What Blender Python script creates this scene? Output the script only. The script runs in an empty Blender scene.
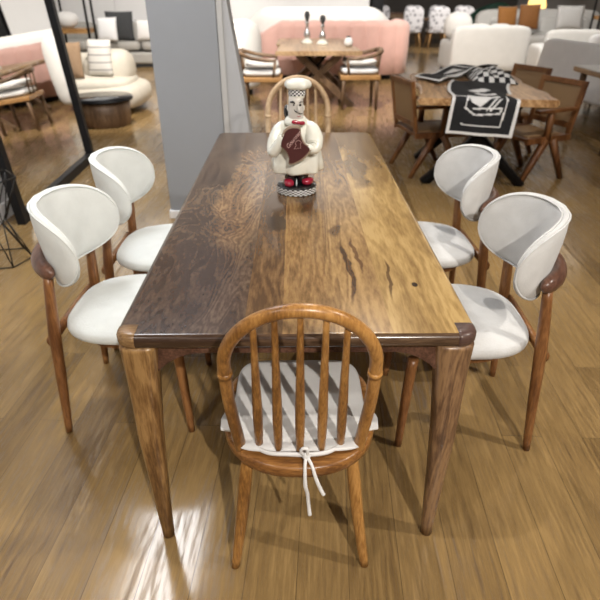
import bpy, bmesh, math, random
from mathutils import Vector, Matrix
random.seed(7)
PI = math.pi
D = bpy.data
COL = bpy.context.scene.collection

# ------------------------------------------------------------------ materials
def new_mat(name):
    m = D.materials.new(name); m.use_nodes = True
    nt = m.node_tree
    b = nt.nodes['Principled BSDF']
    return m, nt, b

def setc(b, col, rough=.5, spec=.5, metal=0.):
    b.inputs['Base Color'].default_value = (*col, 1)
    b.inputs['Roughness'].default_value = rough
    b.inputs['Specular IOR Level'].default_value = spec
    b.inputs['Metallic'].default_value = metal

def plain(name, col, rough=.5, spec=.5, metal=0., var=.06, scale=30, bump=0., sheen=0., coat=0.):
    """one colour with a little procedural mottling and optional bump"""
    m, nt, b = new_mat(name)
    setc(b, col, rough, spec, metal)
    tc = nt.nodes.new('ShaderNodeTexCoord')
    n = nt.nodes.new('ShaderNodeTexNoise'); n.inputs['Scale'].default_value = scale; n.inputs['Detail'].default_value = 4
    nt.links.new(tc.outputs['Object'], n.inputs['Vector'])
    r = nt.nodes.new('ShaderNodeValToRGB')
    r.color_ramp.elements[0].position = .3; r.color_ramp.elements[1].position = .7
    r.color_ramp.elements[0].color = (*[c*(1-var) for c in col], 1)
    r.color_ramp.elements[1].color = (*[min(1, c*(1+var)) for c in col], 1)
    nt.links.new(n.outputs['Fac'], r.inputs['Fac']); nt.links.new(r.outputs['Color'], b.inputs['Base Color'])
    if bump:
        bp = nt.nodes.new('ShaderNodeBump'); bp.inputs['Strength'].default_value = bump; bp.inputs['Distance'].default_value = .002
        n2 = nt.nodes.new('ShaderNodeTexNoise'); n2.inputs['Scale'].default_value = scale*8; n2.inputs['Detail'].default_value = 3
        nt.links.new(tc.outputs['Object'], n2.inputs['Vector'])
        nt.links.new(n2.outputs['Fac'], bp.inputs['Height']); nt.links.new(bp.outputs['Normal'], b.inputs['Normal'])
    if sheen: b.inputs['Sheen Weight'].default_value = sheen
    if coat: b.inputs['Coat Weight'].default_value = coat
    return m

def wood(name, dark, mid, light, axis='Z', scale=1., rough=.38, figure=.35, contrast=(.35, .65), bump=.1, seed=0., spec=.4, masks=(), ring=5., stretch=.12, warp=11., fine=.7):
    """grain stretched along an axis: fine fibres + distorted rings; masks: (cx,cy,rx,ry,colour,strength) knots and heartwood"""
    m, nt, b = new_mat(name)
    setc(b, mid, rough, spec)
    N, L = nt.nodes.new, nt.links.new
    tc = N('ShaderNodeTexCoord')
    mp = N('ShaderNodeMapping')
    st = {'X': (stretch, 1, 1), 'Y': (1, stretch, 1), 'Z': (1, 1, stretch)}[axis]
    mp.inputs['Scale'].default_value = tuple(s*scale for s in st)
    mp.inputs['Location'].default_value = (seed*3.1, seed*1.7, seed*2.3)
    L(tc.outputs['Object'], mp.inputs['Vector'])
    fib = N('ShaderNodeTexNoise'); fib.inputs['Scale'].default_value = 120; fib.inputs['Detail'].default_value = 5; fib.inputs['Roughness'].default_value = .65
    L(mp.outputs[0], fib.inputs['Vector'])
    big = N('ShaderNodeTexNoise'); big.inputs['Scale'].default_value = 5; big.inputs['Detail'].default_value = 3; big.inputs['Distortion'].default_value = 1.2
    L(mp.outputs[0], big.inputs['Vector'])
    # growth rings: position across the grain, warped by slow noise
    dt = N('ShaderNodeVectorMath'); dt.operation = 'DOT_PRODUCT'
    dt.inputs[1].default_value = {'X': (0, 1, 1), 'Y': (1, 0, .6), 'Z': (1, .7, 0)}[axis]
    L(tc.outputs['Object'], dt.inputs[0])
    m3 = N('ShaderNodeMath'); m3.operation = 'MULTIPLY'; m3.inputs[1].default_value = 30.*ring
    L(dt.outputs['Value'], m3.inputs[0])
    mul = N('ShaderNodeMath'); mul.operation = 'MULTIPLY_ADD'; mul.inputs[1].default_value = warp*ring
    L(big.outputs['Fac'], mul.inputs[0]); L(m3.outputs[0], mul.inputs[2])
    sn = N('ShaderNodeMath'); sn.operation = 'SINE'; L(mul.outputs[0], sn.inputs[0])
    ma = N('ShaderNodeMath'); ma.operation = 'MULTIPLY_ADD'; ma.inputs[1].default_value = figure*.075; ma.inputs[2].default_value = 0
    L(sn.outputs[0], ma.inputs[0])
    mix = N('ShaderNodeMath'); mix.operation = 'ADD'
    fm = N('ShaderNodeMath'); fm.operation = 'MULTIPLY_ADD'; fm.inputs[1].default_value = fine; fm.inputs[2].default_value = .5*(1-fine)
    L(fib.outputs['Fac'], fm.inputs[0]); L(fm.outputs[0], mix.inputs[0]); L(ma.outputs[0], mix.inputs[1])
    bl = N('ShaderNodeMath'); bl.operation = 'MULTIPLY_ADD'; bl.inputs[1].default_value = .75; bl.inputs[2].default_value = -.375
    L(big.outputs['Fac'], bl.inputs[0])
    mix2 = N('ShaderNodeMath'); mix2.operation = 'ADD'
    L(mix.outputs[0], mix2.inputs[0]); L(bl.outputs[0], mix2.inputs[1])
    r = N('ShaderNodeValToRGB')
    r.color_ramp.elements[0].position = contrast[0]; r.color_ramp.elements[0].color = (*dark, 1)
    r.color_ramp.elements[1].position = contrast[1]; r.color_ramp.elements[1].color = (*light, 1)
    e = r.color_ramp.elements.new((contrast[0]+contrast[1])/2); e.color = (*mid, 1)
    L(mix2.outputs[0], r.inputs['Fac'])
    out = r.outputs['Color']
    if masks:
        dn = N('ShaderNodeTexNoise'); dn.inputs['Scale'].default_value = 5; dn.inputs['Detail'].default_value = 4
        L(tc.outputs['Object'], dn.inputs['Vector'])
        sub = N('ShaderNodeVectorMath'); sub.operation = 'SUBTRACT'; sub.inputs[1].default_value = (.5, .5, .5)
        L(dn.outputs['Color'], sub.inputs[0])
        for (cx, cy, rx, ry, colr, stg, dist) in masks:
            sc = N('ShaderNodeVectorMath'); sc.operation = 'SCALE'; sc.inputs['Scale'].default_value = dist
            L(sub.outputs[0], sc.inputs[0])
            ad = N('ShaderNodeVectorMath'); ad.operation = 'ADD'
            L(tc.outputs['Object'], ad.inputs[0]); L(sc.outputs[0], ad.inputs[1])
            s2 = N('ShaderNodeVectorMath'); s2.operation = 'SUBTRACT'; s2.inputs[1].default_value = (cx, cy, 0)
            L(ad.outputs[0], s2.inputs[0])
            dv = N('ShaderNodeVectorMath'); dv.operation = 'MULTIPLY'; dv.inputs[1].default_value = (1/rx, 1/ry, 0)
            L(s2.outputs[0], dv.inputs[0])
            ln = N('ShaderNodeVectorMath'); ln.operation = 'LENGTH'; L(dv.outputs[0], ln.inputs[0])
            mr = N('ShaderNodeMapRange'); mr.inputs['From Min'].default_value = 1.12; mr.inputs['From Max'].default_value = .75
            mr.inputs['To Min'].default_value = 0; mr.inputs['To Max'].default_value = stg; mr.clamp = True
            L(ln.outputs['Value'], mr.inputs['Value'])
            mx = N('ShaderNodeMix'); mx.data_type = 'RGBA'; mx.blend_type = 'MULTIPLY'; mx.clamp_factor = True
            mx.inputs[7].default_value = (*colr, 1)
            L(mr.outputs[0], mx.inputs[0]); L(out, mx.inputs[6]); out = mx.outputs[2]
    L(out, b.inputs['Base Color'])
    if bump:
        bp = N('ShaderNodeBump'); bp.inputs['Strength'].default_value = bump; bp.inputs['Distance'].default_value = .001
        L(fib.outputs['Fac'], bp.inputs['Height']); L(bp.outputs['Normal'], b.inputs['Normal'])
    return m

def floor_mat():
    m, nt, b = new_mat('oak_floor'); N, L = nt.nodes.new, nt.links.new
    tc = N('ShaderNodeTexCoord'); mp = N('ShaderNodeMapping')
    mp.inputs['Rotation'].default_value = (0, 0, math.radians(90+3.4)); mp.inputs['Location'].default_value = (.35, .06, 0)
    L(tc.outputs['Object'], mp.inputs['Vector'])
    br = N('ShaderNodeTexBrick'); br.offset = .37; br.offset_frequency = 2; br.squash = 1
    br.inputs['Color1'].default_value = (0, 0, 0, 1); br.inputs['Color2'].default_value = (1, 1, 1, 1); br.inputs['Mortar'].default_value = (.5, .5, .5, 1)
    br.inputs['Scale'].default_value = 1; br.inputs['Mortar Size'].default_value = .0012; br.inputs['Mortar Smooth'].default_value = .2
    br.inputs['Bias'].default_value = 0; br.inputs['Brick Width'].default_value = 1.22; br.inputs['Row Height'].default_value = .15
    L(mp.outputs[0], br.inputs['Vector'])
    # per-plank offset of the grain
    sc = N('ShaderNodeVectorMath'); sc.operation = 'SCALE'; sc.inputs['Scale'].default_value = 37.
    L(br.outputs['Color'], sc.inputs[0])
    st = N('ShaderNodeVectorMath'); st.operation = 'MULTIPLY'; st.inputs[1].default_value = (.07, 1, 1)
    L(mp.outputs[0], st.inputs[0])
    ad = N('ShaderNodeVectorMath'); ad.operation = 'ADD'; L(st.outputs[0], ad.inputs[0]); L(sc.outputs[0], ad.inputs[1])
    fib = N('ShaderNodeTexNoise'); fib.inputs['Scale'].default_value = 80; fib.inputs['Detail'].default_value = 6; fib.inputs['Roughness'].default_value = .7
    L(ad.outputs[0], fib.inputs['Vector'])
    big = N('ShaderNodeTexNoise'); big.inputs['Scale'].default_value = 5.5; big.inputs['Detail'].default_value = 2; big.inputs['Distortion'].default_value = .6
    L(ad.outputs[0], big.inputs['Vector'])
    ml = N('ShaderNodeMath'); ml.operation = 'MULTIPLY'; ml.inputs[1].default_value = 70; L(big.outputs['Fac'], ml.inputs[0])
    sn = N('ShaderNodeMath'); sn.operation = 'SINE'; L(ml.outputs[0], sn.inputs[0])
    f1 = N('ShaderNodeMath'); f1.operation = 'MULTIPLY_ADD'; f1.inputs[1].default_value = .03; L(sn.outputs[0], f1.inputs[0]); L(fib.outputs['Fac'], f1.inputs[2])
    f2 = N('ShaderNodeMath'); f2.operation = 'MULTIPLY_ADD'; f2.inputs[1].default_value = .26; L(br.outputs['Color'], f2.inputs[0]); L(f1.outputs[0], f2.inputs[2])
    r = N('ShaderNodeValToRGB')
    r.color_ramp.elements[0].position = .34; r.color_ramp.elements[0].color = (.105, .062, .025, 1)
    r.color_ramp.elements[1].position = .86; r.color_ramp.elements[1].color = (.32, .208, .086, 1)
    e = r.color_ramp.elements.new(.56); e.color = (.198, .125, .051, 1)
    L(f2.outputs[0], r.inputs['Fac'])
    mx = N('ShaderNodeMix'); mx.data_type = 'RGBA'; mx.inputs[7].default_value = (.10, .065, .03, 1)
    L(br.outputs['Fac'], mx.inputs[0]); L(r.outputs['Color'], mx.inputs[6]); L(mx.outputs[2], b.inputs['Base Color'])
    rr = N('ShaderNodeMapRange'); rr.inputs['From Min'].default_value = .40; rr.inputs['From Max'].default_value = .54; rr.inputs['To Min'].default_value = .36; rr.inputs['To Max'].default_value = .11
    L(f1.outputs[0], rr.inputs['Value']); L(rr.outputs[0], b.inputs['Roughness'])
    b.inputs['Specular IOR Level'].default_value = .42
    bp = N('ShaderNodeBump'); bp.inputs['Strength'].default_value = .09; bp.inputs['Distance'].default_value = .0012
    L(f1.outputs[0], bp.inputs['Height']); L(bp.outputs['Normal'], b.inputs['Normal'])
    return m

def cane_mat():
    m, nt, b = new_mat('cane'); N, L = nt.nodes.new, nt.links.new
    setc(b, (.36, .23, .11), .6)
    tc = N('ShaderNodeTexCoord'); w = N('ShaderNodeTexChecker'); w.inputs['Scale'].default_value = 120
    w.inputs['Color1'].default_value = (.42, .27, .13, 1); w.inputs['Color2'].default_value = (.16, .09, .045, 1)
    L(tc.outputs['Object'], w.inputs['Vector']); L(w.outputs['Color'], b.inputs['Base Color'])
    return m

def emit(name, col, s):
    m = D.materials.new(name); m.use_nodes = True; nt = m.node_tree; nt.nodes.clear()
    e = nt.nodes.new('ShaderNodeEmission'); e.inputs['Color'].default_value = (*col, 1); e.inputs['Strength'].default_value = s
    o = nt.nodes.new('ShaderNodeOutputMaterial'); nt.links.new(e.outputs[0], o.inputs['Surface']); return m

M = {}
M['floor'] = floor_mat()
M['wall'] = plain('white_paint', (.66, .66, .67), .7, var=.015, scale=3)
M['wall_dark'] = plain('dark_paint', (.10, .09, .085), .7)
M['ceiling'] = plain('ceiling_paint', (.62, .61, .6), .9, var=.02)
M['baseboard'] = plain('baseboard_paint', (.72, .72, .73), .45, var=.01)
M['pillar'] = plain('grey_pillar_paint', (.25, .265, .29), .75, var=.02, scale=2)
M['panel'] = plain('pale_panel', (.38, .39, .41), .6, var=.03, scale=3)
M['strip'] = plain('strip_paint', (.42, .42, .42), .6, var=.02)
M['fabric'] = plain('pale_boucle', (.64, .665, .655), .95, spec=.15, var=.05, scale=14, bump=.5, sheen=.15)
M['fabric_r'] = plain('oatmeal_linen', (.54, .54, .535), .95, spec=.15, var=.06, scale=18, bump=.6, sheen=.15)
M['walnut'] = wood('red_walnut', (.105, .040, .014), (.20, .085, .030), (.31, .145, .052), 'Z', 1.3, rough=.35)
M['walnut_dark'] = wood('dark_walnut', (.045, .02, .014), (.09, .042, .028), (.15, .075, .05), 'Y', 1.3, rough=.3)
M['oak'] = wood('honey_oak', (.14, .058, .014), (.29, .135, .035), (.43, .22, .066), 'Z', 1.6, rough=.3, ring=4)
M['oak_h'] = wood('honey_oak_seat', (.12, .048, .015), (.23, .10, .028), (.35, .17, .05), 'X', 1.6, rough=.3, ring=5)
M['pale_oak'] = wood('pale_oak', (.30, .19, .10), (.42, .29, .17), (.52, .38, .24), 'Z', 1.2, rough=.5)
M['table_leg'] = wood('table_leg_walnut', (.09, .042, .015), (.19, .10, .036), (.31, .18, .07), 'Z', 1.5, rough=.3, figure=1.1, ring=5)
M['table_leg_r'] = wood('table_leg_walnut_brown', (.085, .045, .025), (.17, .095, .05), (.27, .16, .08), 'Z', 1.5, rough=.3, figure=1.1, ring=5, seed=2)
M['block_dark'] = wood('dark_corner_block', (.04, .022, .02), (.075, .042, .036), (.10, .06, .045), 'X', 1.5, rough=.32)
M['edge_walnut'] = wood('edge_walnut', (.04, .022, .014), (.085, .05, .03), (.15, .095, .055), 'X', 1., rough=.2)
M['block_light'] = wood('light_corner_block', (.12, .065, .03), (.2, .115, .05), (.3, .18, .08), 'X', 1.5, rough=.25)
M['black'] = plain('black_metal', (.008, .008, .009), .45, .2, var=.1)
M['black_wire'] = plain('black_wire', (.02, .018, .016), .4, metal=.6)
M['white_cloth'] = plain('white_cotton', (.66, .655, .65), .85, var=.03, bump=.3, spec=.2)
M['pink'] = plain('pink_velvet', (.68, .42, .37), .8, var=.04, scale=6, sheen=.3, spec=.2)
M['white_sofa'] = plain('white_sofa_fabric', (.68, .675, .66), .9, var=.03, scale=6, spec=.15)
M['cream_sofa'] = plain('cream_sofa_fabric', (.64, .60, .52), .9, var=.04, scale=12, bump=.4, spec=.15)
M['grey_sofa'] = plain('grey_sofa_fabric', (.33, .32, .30), .9, var=.05, scale=10, spec=.15)
M['lt_grey'] = plain('light_grey_fabric', (.68, .69, .71), .9, var=.03, scale=8, spec=.15)
M['charcoal'] = plain('charcoal_fabric', (.045, .047, .05), .9, var=.1, spec=.15)
M['tan'] = plain('tan_cushion', (.34, .23, .145), .85, var=.05, spec=.2)
M['orange'] = plain('burnt_orange_velvet', (.34, .135, .022), .7, var=.1, sheen=.3)
M['rust'] = plain('dark_orange_velvet', (.26, .10, .018), .7, var=.1, sheen=.3)
M['slab'] = wood('live_edge_slab', (.20, .10, .04), (.42, .235, .105), (.62, .40, .21), 'Y', .7, rough=.3, figure=.8, ring=3)
M['slab_far'] = wood('live_edge_slab_brown', (.2, .12, .06), (.34, .22, .12), (.48, .33, .19), 'Y', .7, rough=.3, figure=.8, ring=3, seed=3)
M['teak'] = wood('teak', (.075, .026, .009), (.165, .066, .022), (.27, .12, .042), 'Z', 1.2, rough=.4)
M['brown_wood'] = wood('brown_trestle', (.08, .045, .025), (.15, .09, .05), (.22, .14, .08), 'Z', 1., rough=.5)
M['shelf_wood'] = wood('shelf_wood', (.24, .12, .04), (.38, .21, .08), (.5, .3, .13), 'X', 1., rough=.4)
M['cane'] = cane_mat()
M['smoke_glass'] = plain('smoked_glass', (.012, .013, .016), .12, .3, var=.05)
M['silver'] = plain('brushed_silver', (.55, .55, .56), .25, metal=.9)
M['ceramic'] = plain('white_glaze', (.74, .74, .67), .18, var=.05, scale=20, coat=.4)
M['ceramic_face'] = plain('face_glaze', (.56, .53, .49), .2, var=.04, coat=.4)
M['blackglaze'] = plain('black_glaze', (.012, .012, .014), .15, coat=.5)
M['redglaze'] = plain('red_glaze', (.28, .008, .03), .15, coat=.5)
M['board'] = plain('oxblood_slate', (.055, .010, .010), .45, var=.08)
M['board_rim'] = plain('beige_rim', (.30, .23, .17), .4)
M['chalk'] = plain('chalk_pink', (.55, .36, .34), .8)
M['print_black'] = plain('black_print', (.018, .018, .02), .8, var=.1, spec=.2)
M['print_white'] = plain('white_print', (.70, .70, .70), .85, var=.02, spec=.2)
M['green'] = plain('dark_green_velvet', (.008, .045, .03), .7, var=.2)
M['patterned'] = None
M['yellow'] = emit('warm_lamp_glow', (1, .62, .2), 2.2)
M['mirror_glass'] = plain('mirror_glass', (.80, .80, .79), .012, metal=1., var=.0)
M['panel_emit'] = emit('ceiling_panel_glow', (.93, .96, 1.), 22.)
M['fill_emit'] = emit('fill_panel_glow_soft', (1., .96, .90), 2.6)  # glow of the fill panels added over the back sofas
M['fill_emit_dim'] = emit('fill_panel_glow_dim', (1., .95, .88), 1.6)  # glow of the fill panel added behind the camera
def patterned_mat():
    m, nt, b = new_mat('grey_white_pattern'); N, L = nt.nodes.new, nt.links.new
    setc(b, (.4, .4, .42), .85)
    tc = N('ShaderNodeTexCoord'); v = N('ShaderNodeTexVoronoi'); v.inputs['Scale'].default_value = 9
    r = N('ShaderNodeValToRGB'); r.color_ramp.elements[0].position = .25; r.color_ramp.elements[1].position = .5
    r.color_ramp.elements[0].color = (.22, .22, .25, 1); r.color_ramp.elements[1].color = (.62, .62, .66, 1)
    L(tc.outputs['Object'], v.inputs['Vector']); L(v.outputs['Distance'], r.inputs['Fac']); L(r.outputs['Color'], b.inputs['Base Color'])
    return m
M['patterned'] = patterned_mat()
def stripe_mat(name, a, bcol, axis, freq, thr=.5):
    m, nt, b = new_mat(name); N, L = nt.nodes.new, nt.links.new
    setc(b, a, .9, .2)
    tc = N('ShaderNodeTexCoord'); sp = N('ShaderNodeSeparateXYZ'); L(tc.outputs['Object'], sp.inputs[0])
    mu = N('ShaderNodeMath'); mu.operation = 'MULTIPLY'; mu.inputs[1].default_value = freq; L(sp.outputs[axis], mu.inputs[0])
    fr = N('ShaderNodeMath'); fr.operation = 'FRACT'; L(mu.outputs[0], fr.inputs[0])
    gt = N('ShaderNodeMath'); gt.operation = 'GREATER_THAN'; gt.inputs[1].default_value = thr; L(fr.outputs[0], gt.inputs[0])
    mx = N('ShaderNodeMix'); mx.data_type = 'RGBA'; mx.inputs[6].default_value = (*a, 1); mx.inputs[7].default_value = (*bcol, 1)
    L(gt.outputs[0], mx.inputs[0]); L(mx.outputs[2], b.inputs['Base Color']); return m
M['striped'] = stripe_mat('striped_white', (.72, .70, .66), (.33, .32, .31), 'Z', 11, .82)
M['checker'] = stripe_mat('unused', (.7, .7, .7), (.02, .02, .02), 'X', 10)

# ------------------------------------------------------------------ mesh helpers
def mesh_obj(name, bm, mats, parent=None, smooth=True, bevel=0., sub=0):
    bmesh.ops.recalc_face_normals(bm, faces=bm.faces)
    me = D.meshes.new(name); bm.to_mesh(me); bm.free()
    if not isinstance(mats, (list, tuple)): mats = [mats]
    for m in mats: me.materials.append(m)
    if smooth:
        for p in me.polygons: p.use_smooth = True
    o = D.objects.new(name, me); COL.objects.link(o)
    if parent: o.parent = parent
    if bevel:
        md = o.modifiers.new('bevel', 'BEVEL'); md.width = bevel; md.segments = 3; md.limit_method = 'ANGLE'; md.angle_limit = .6
        md.harden_normals = True
    if sub:
        md = o.modifiers.new('sub', 'SUBSURF'); md.levels = sub; md.render_levels = sub
    return o

def tag(o, label=None, cat=None, group=None, kind=None):
    if label: o['label'] = label
    if cat: o['category'] = cat
    if group: o['group'] = group
    if kind: o['kind'] = kind
    return o

def thing(name, label, cat, loc=(0, 0, 0), rz=0., group=None):
    o = D.objects.new(name, None); COL.objects.link(o); o.location = loc; o.rotation_euler = (0, 0, rz)
    o.empty_display_size = .1
    return tag(o, label, cat, group)

def dup(o, parent=None):
    c = o.copy(); COL.objects.link(c); c.parent = parent
    for ch in [x for x in D.objects if x.parent == o]: dup(ch, c)
    return c

def copy_thing(root, loc, rz, label, group=None, scale=None):
    kids = {}
    for x in list(D.objects):
        if x.parent: kids.setdefault(x.parent.name, []).append(x)
    def rec(o, par):
        c = o.copy(); COL.objects.link(c); c.parent = par
        for ch in kids.get(o.name, []): rec(ch, c)
        return c
    r = rec(root, None); r.location = loc; r.rotation_euler = (0, 0, rz)
    if scale: r.scale = (scale,)*3
    r['label'] = label
    if group: r['group'] = group
    elif 'group' in r: del r['group']
    return r

def box(bm, c, s, rot=None, mi=0):
    r = bmesh.ops.create_cube(bm, size=1.)
    vs = r['verts']
    bmesh.ops.scale(bm, vec=s, verts=vs)
    if rot is not None: bmesh.ops.rotate(bm, verts=vs, cent=(0, 0, 0), matrix=rot)
    bmesh.ops.translate(bm, vec=c, verts=vs)
    for f in set(f for v in vs for f in v.link_faces): f.material_index = mi
    return vs

def boxo(name, c, s, mat, parent=None, bevel=.004, rot=None):
    bm = bmesh.new(); box(bm, c, s, rot); return mesh_obj(name, bm, mat, parent, smooth=False, bevel=bevel)

def tube(bm, pts, rad, seg=12, cap=True, flat=1., up=None):
    """swept tube; rad float or list; flat = height factor of the section along the frame's second axis"""
    P = [Vector(p) for p in pts]; n = len(P)
    R = rad if isinstance(rad, (list, tuple)) else [rad]*n
    rings = []; prev = None
    for i in range(n):
        t = (P[min(i+1, n-1)]-P[max(i-1, 0)]).normalized()
        if up is not None: a = Vector(up) - t*Vector(up).dot(t)
        elif prev is None: a = t.orthogonal()
        else: a = prev - t*prev.dot(t)
        a.normalize(); prev = a; b = t.cross(a)
        rings.append([bm.verts.new(P[i]+(a*math.cos(2*PI*k/seg)*flat+b*math.sin(2*PI*k/seg))*R[i]) for k in range(seg)])
    for i in range(n-1):
        for k in range(seg):
            bm.faces.new((rings[i][k], rings[i][(k+1) % seg], rings[i+1][(k+1) % seg], rings[i+1][k]))
    if cap:
        bm.faces.new(rings[0][::-1]); bm.faces.new(rings[-1])
    return rings

def smooth_path(pts, n=6):
    """Catmull-Rom"""
    P = [Vector(p) for p in pts]; out = []
    for i in range(len(P)-1):
        p0 = P[max(i-1, 0)]; p1 = P[i]; p2 = P[i+1]; p3 = P[min(i+2, len(P)-1)]
        for k in range(n):
            t = k/n
            out.append(.5*((2*p1)+(p2-p0)*t+(2*p0-5*p1+4*p2-p3)*t*t+(3*p1-p0-3*p2+p3)*t**3))
    out.append(P[-1]); return out

def lerp_list(vals, n):
    out = []
    for k in range(n):
        t = k/(n-1)*(len(vals)-1); i = min(int(t), len(vals)-2); f = t-i
        out.append(vals[i]*(1-f)+vals[i+1]*f)
    return out

def tubeo(name, pts, rad, mat, parent=None, seg=12, smooth=0, flat=1., up=None):
    if smooth: pts = smooth_path(pts, smooth)
    if isinstance(rad, (list, tuple)) and len(rad) != len(pts): rad = lerp_list(rad, len(pts))
    bm = bmesh.new(); tube(bm, pts, rad, seg, True, flat, up); return mesh_obj(name, bm, mat, parent)

def lathe(bm, prof, seg=32, c=(0, 0, 0), sx=1., sy=1., fn=None):
    rings = []
    for (r, z) in prof:
        ring = []
        for k in range(seg):
            a = 2*PI*k/seg; rr = r*(fn(a, z) if fn else 1)
            ring.append(bm.verts.new((c[0]+rr*math.cos(a)*sx, c[1]+rr*math.sin(a)*sy, c[2]+z)))
        rings.append(ring)
    for i in range(len(rings)-1):
        for k in range(seg): bm.faces.new((rings[i][k], rings[i][(k+1) % seg], rings[i+1][(k+1) % seg], rings[i+1][k]))
    bm.faces.new(rings[0][::-1]); bm.faces.new(rings[-1])
    return rings

def latheo(name, prof, mat, parent=None, seg=32, c=(0, 0, 0), sx=1., sy=1., fn=None):
    bm = bmesh.new(); lathe(bm, prof, seg, c, sx, sy, fn); return mesh_obj(name, bm, mat, parent)

def spow(v, p): return math.copysign(abs(v)**p, v)

def pillow(bm, c, s, e1=.45, e2=.45, seg=28, rows=14, rot=None, puff=None):
    """superellipsoid cushion; e1 vertical squareness, e2 plan squareness"""
    M4 = rot if rot is not None else Matrix.Identity(3); rings = []
    for i in range(rows+1):
        ph = -PI/2+PI*i/rows; ring = []
        cz = spow(math.sin(ph), e1); cr = spow(max(1e-4, math.cos(ph)), e1)
        for k in range(seg):
            a = 2*PI*k/seg
            v = Vector((s[0]*cr*spow(math.cos(a), e2), s[1]*cr*spow(math.sin(a), e2), s[2]*cz))
            if puff: v = puff(v)
            ring.append(bm.verts.new(M4 @ v+Vector(c)))
        rings.append(ring)
    for i in range(rows):
        for k in range(seg): bm.faces.new((rings[i][k], rings[i][(k+1) % seg], rings[i+1][(k+1) % seg], rings[i+1][k]))
    bmesh.ops.remove_doubles(bm, verts=bm.verts, dist=1e-5)

def pillowo(name, c, s, mat, parent=None, e1=.45, e2=.45, rot=None, seg=28, rows=14, puff=None):
    bm = bmesh.new(); pillow(bm, c, s, e1, e2, seg, rows, rot, puff); return mesh_obj(name, bm, mat, parent)

def throw_cushion(label, loc, w, h, t, mat, rz=0., tilt=.25, group=None, name='throw_cushion'):
    """square cushion with pinched corners, standing on its lower edge; loc = bottom centre; faces -Y turned by rz"""
    o = thing(name, label, 'cushion', loc, rz, group)
    bm = bmesh.new(); n = 14
    def P(u, v, s):
        e = (1-abs(u)**2.4)*(1-abs(v)**2.4); e = max(0, e)**.5
        k = 1-.05*(abs(u)**2*abs(v)**2*-1+ (1-abs(u*v)))
        x = u*w/2*(1-.04*(1-v*v)); z = v*h/2*(1-.04*(1-u*u))
        return Vector((x, s*t/2*e, z))
    R = Matrix.Rotation(-tilt, 3, 'X')
    for s in (1, -1):
        g = [[bm.verts.new(R @ P(-1+2*i/n, -1+2*j/n, s)+Vector((0, 0, h/2*math.cos(tilt)+.005))) for j in range(n+1)] for i in range(n+1)]
        for i in range(n):
            for j in range(n): bm.faces.new((g[i][j], g[i+1][j], g[i+1][j+1], g[i][j+1]))
    bmesh.ops.remove_doubles(bm, verts=bm.verts, dist=1e-5)
    mesh_obj('cushion_cover', bm, mat, o)
    return o

def prism(bm, poly, z0, z1, mi=0):
    """poly: list of (x,y)"""
    a = [bm.verts.new((x, y, z0)) for x, y in poly]; b = [bm.verts.new((x, y, z1)) for x, y in poly]
    n = len(poly); bm.faces.new(a[::-1]).material_index = mi; bm.faces.new(b).material_index = mi
    for i in range(n): bm.faces.new((a[i], a[(i+1) % n], b[(i+1) % n], b[i])).material_index = mi

# ------------------------------------------------------------------ the setting
def struct(name, bm, mat, smooth=False, bevel=0.):
    return tag(mesh_obj(name, bm, mat, None, smooth, bevel), kind='structure')
def sbox(name, lo, hi, mat, bevel=0.):
    bm = bmesh.new(); c = [(a+b)/2 for a, b in zip(lo, hi)]; s = [b-a for a, b in zip(lo, hi)]
    box(bm, c, s); return struct(name, bm, mat, False, bevel)
CH = 3.6
sbox('floor', (-9.2, -4.2, -.1), (9.7, 26.2, 0), M['floor'])
sbox('ceiling', (-9.2, -4.2, CH), (9.7, 26.2, CH+.1), M['ceiling'])
sbox('wall_back', (-9.2, 26, 0), (9.7, 26.2, CH), M['wall_dark'])
sbox('wall_front', (-9.2, -4.2, 0), (9.7, -4, CH), M['wall'])
sbox('wall_right', (9.5, -4, 0), (9.7, 26, CH), M['wall'])
sbox('wall_left_far', (-9.2, -4, 0), (-9, 26, CH), M['wall'])
sbox('wall_left', (-2.34, -4, 0), (-2.16, 5.62, CH), M['wall'])
sbox('baseboard_left', (-2.165, -4, 0), (-2.14, 5.62, .12), M['baseboard'], .004)
# white display wall with seams behind the sofas
bm = bmesh.new()
x = -9.0
while x < 1.7:
    box(bm, (x+.6, 14.6, CH/2), (1.188, .16, CH)); x += 1.2
box(bm, (-3.6, 14.62, CH/2), (10.8, .12, CH))
struct('wall_back_partition', bm, M['wall'])
sbox('trim_1', (1.86, 14.45, 0), (2.12, 14.75, CH), M['black'])

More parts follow.
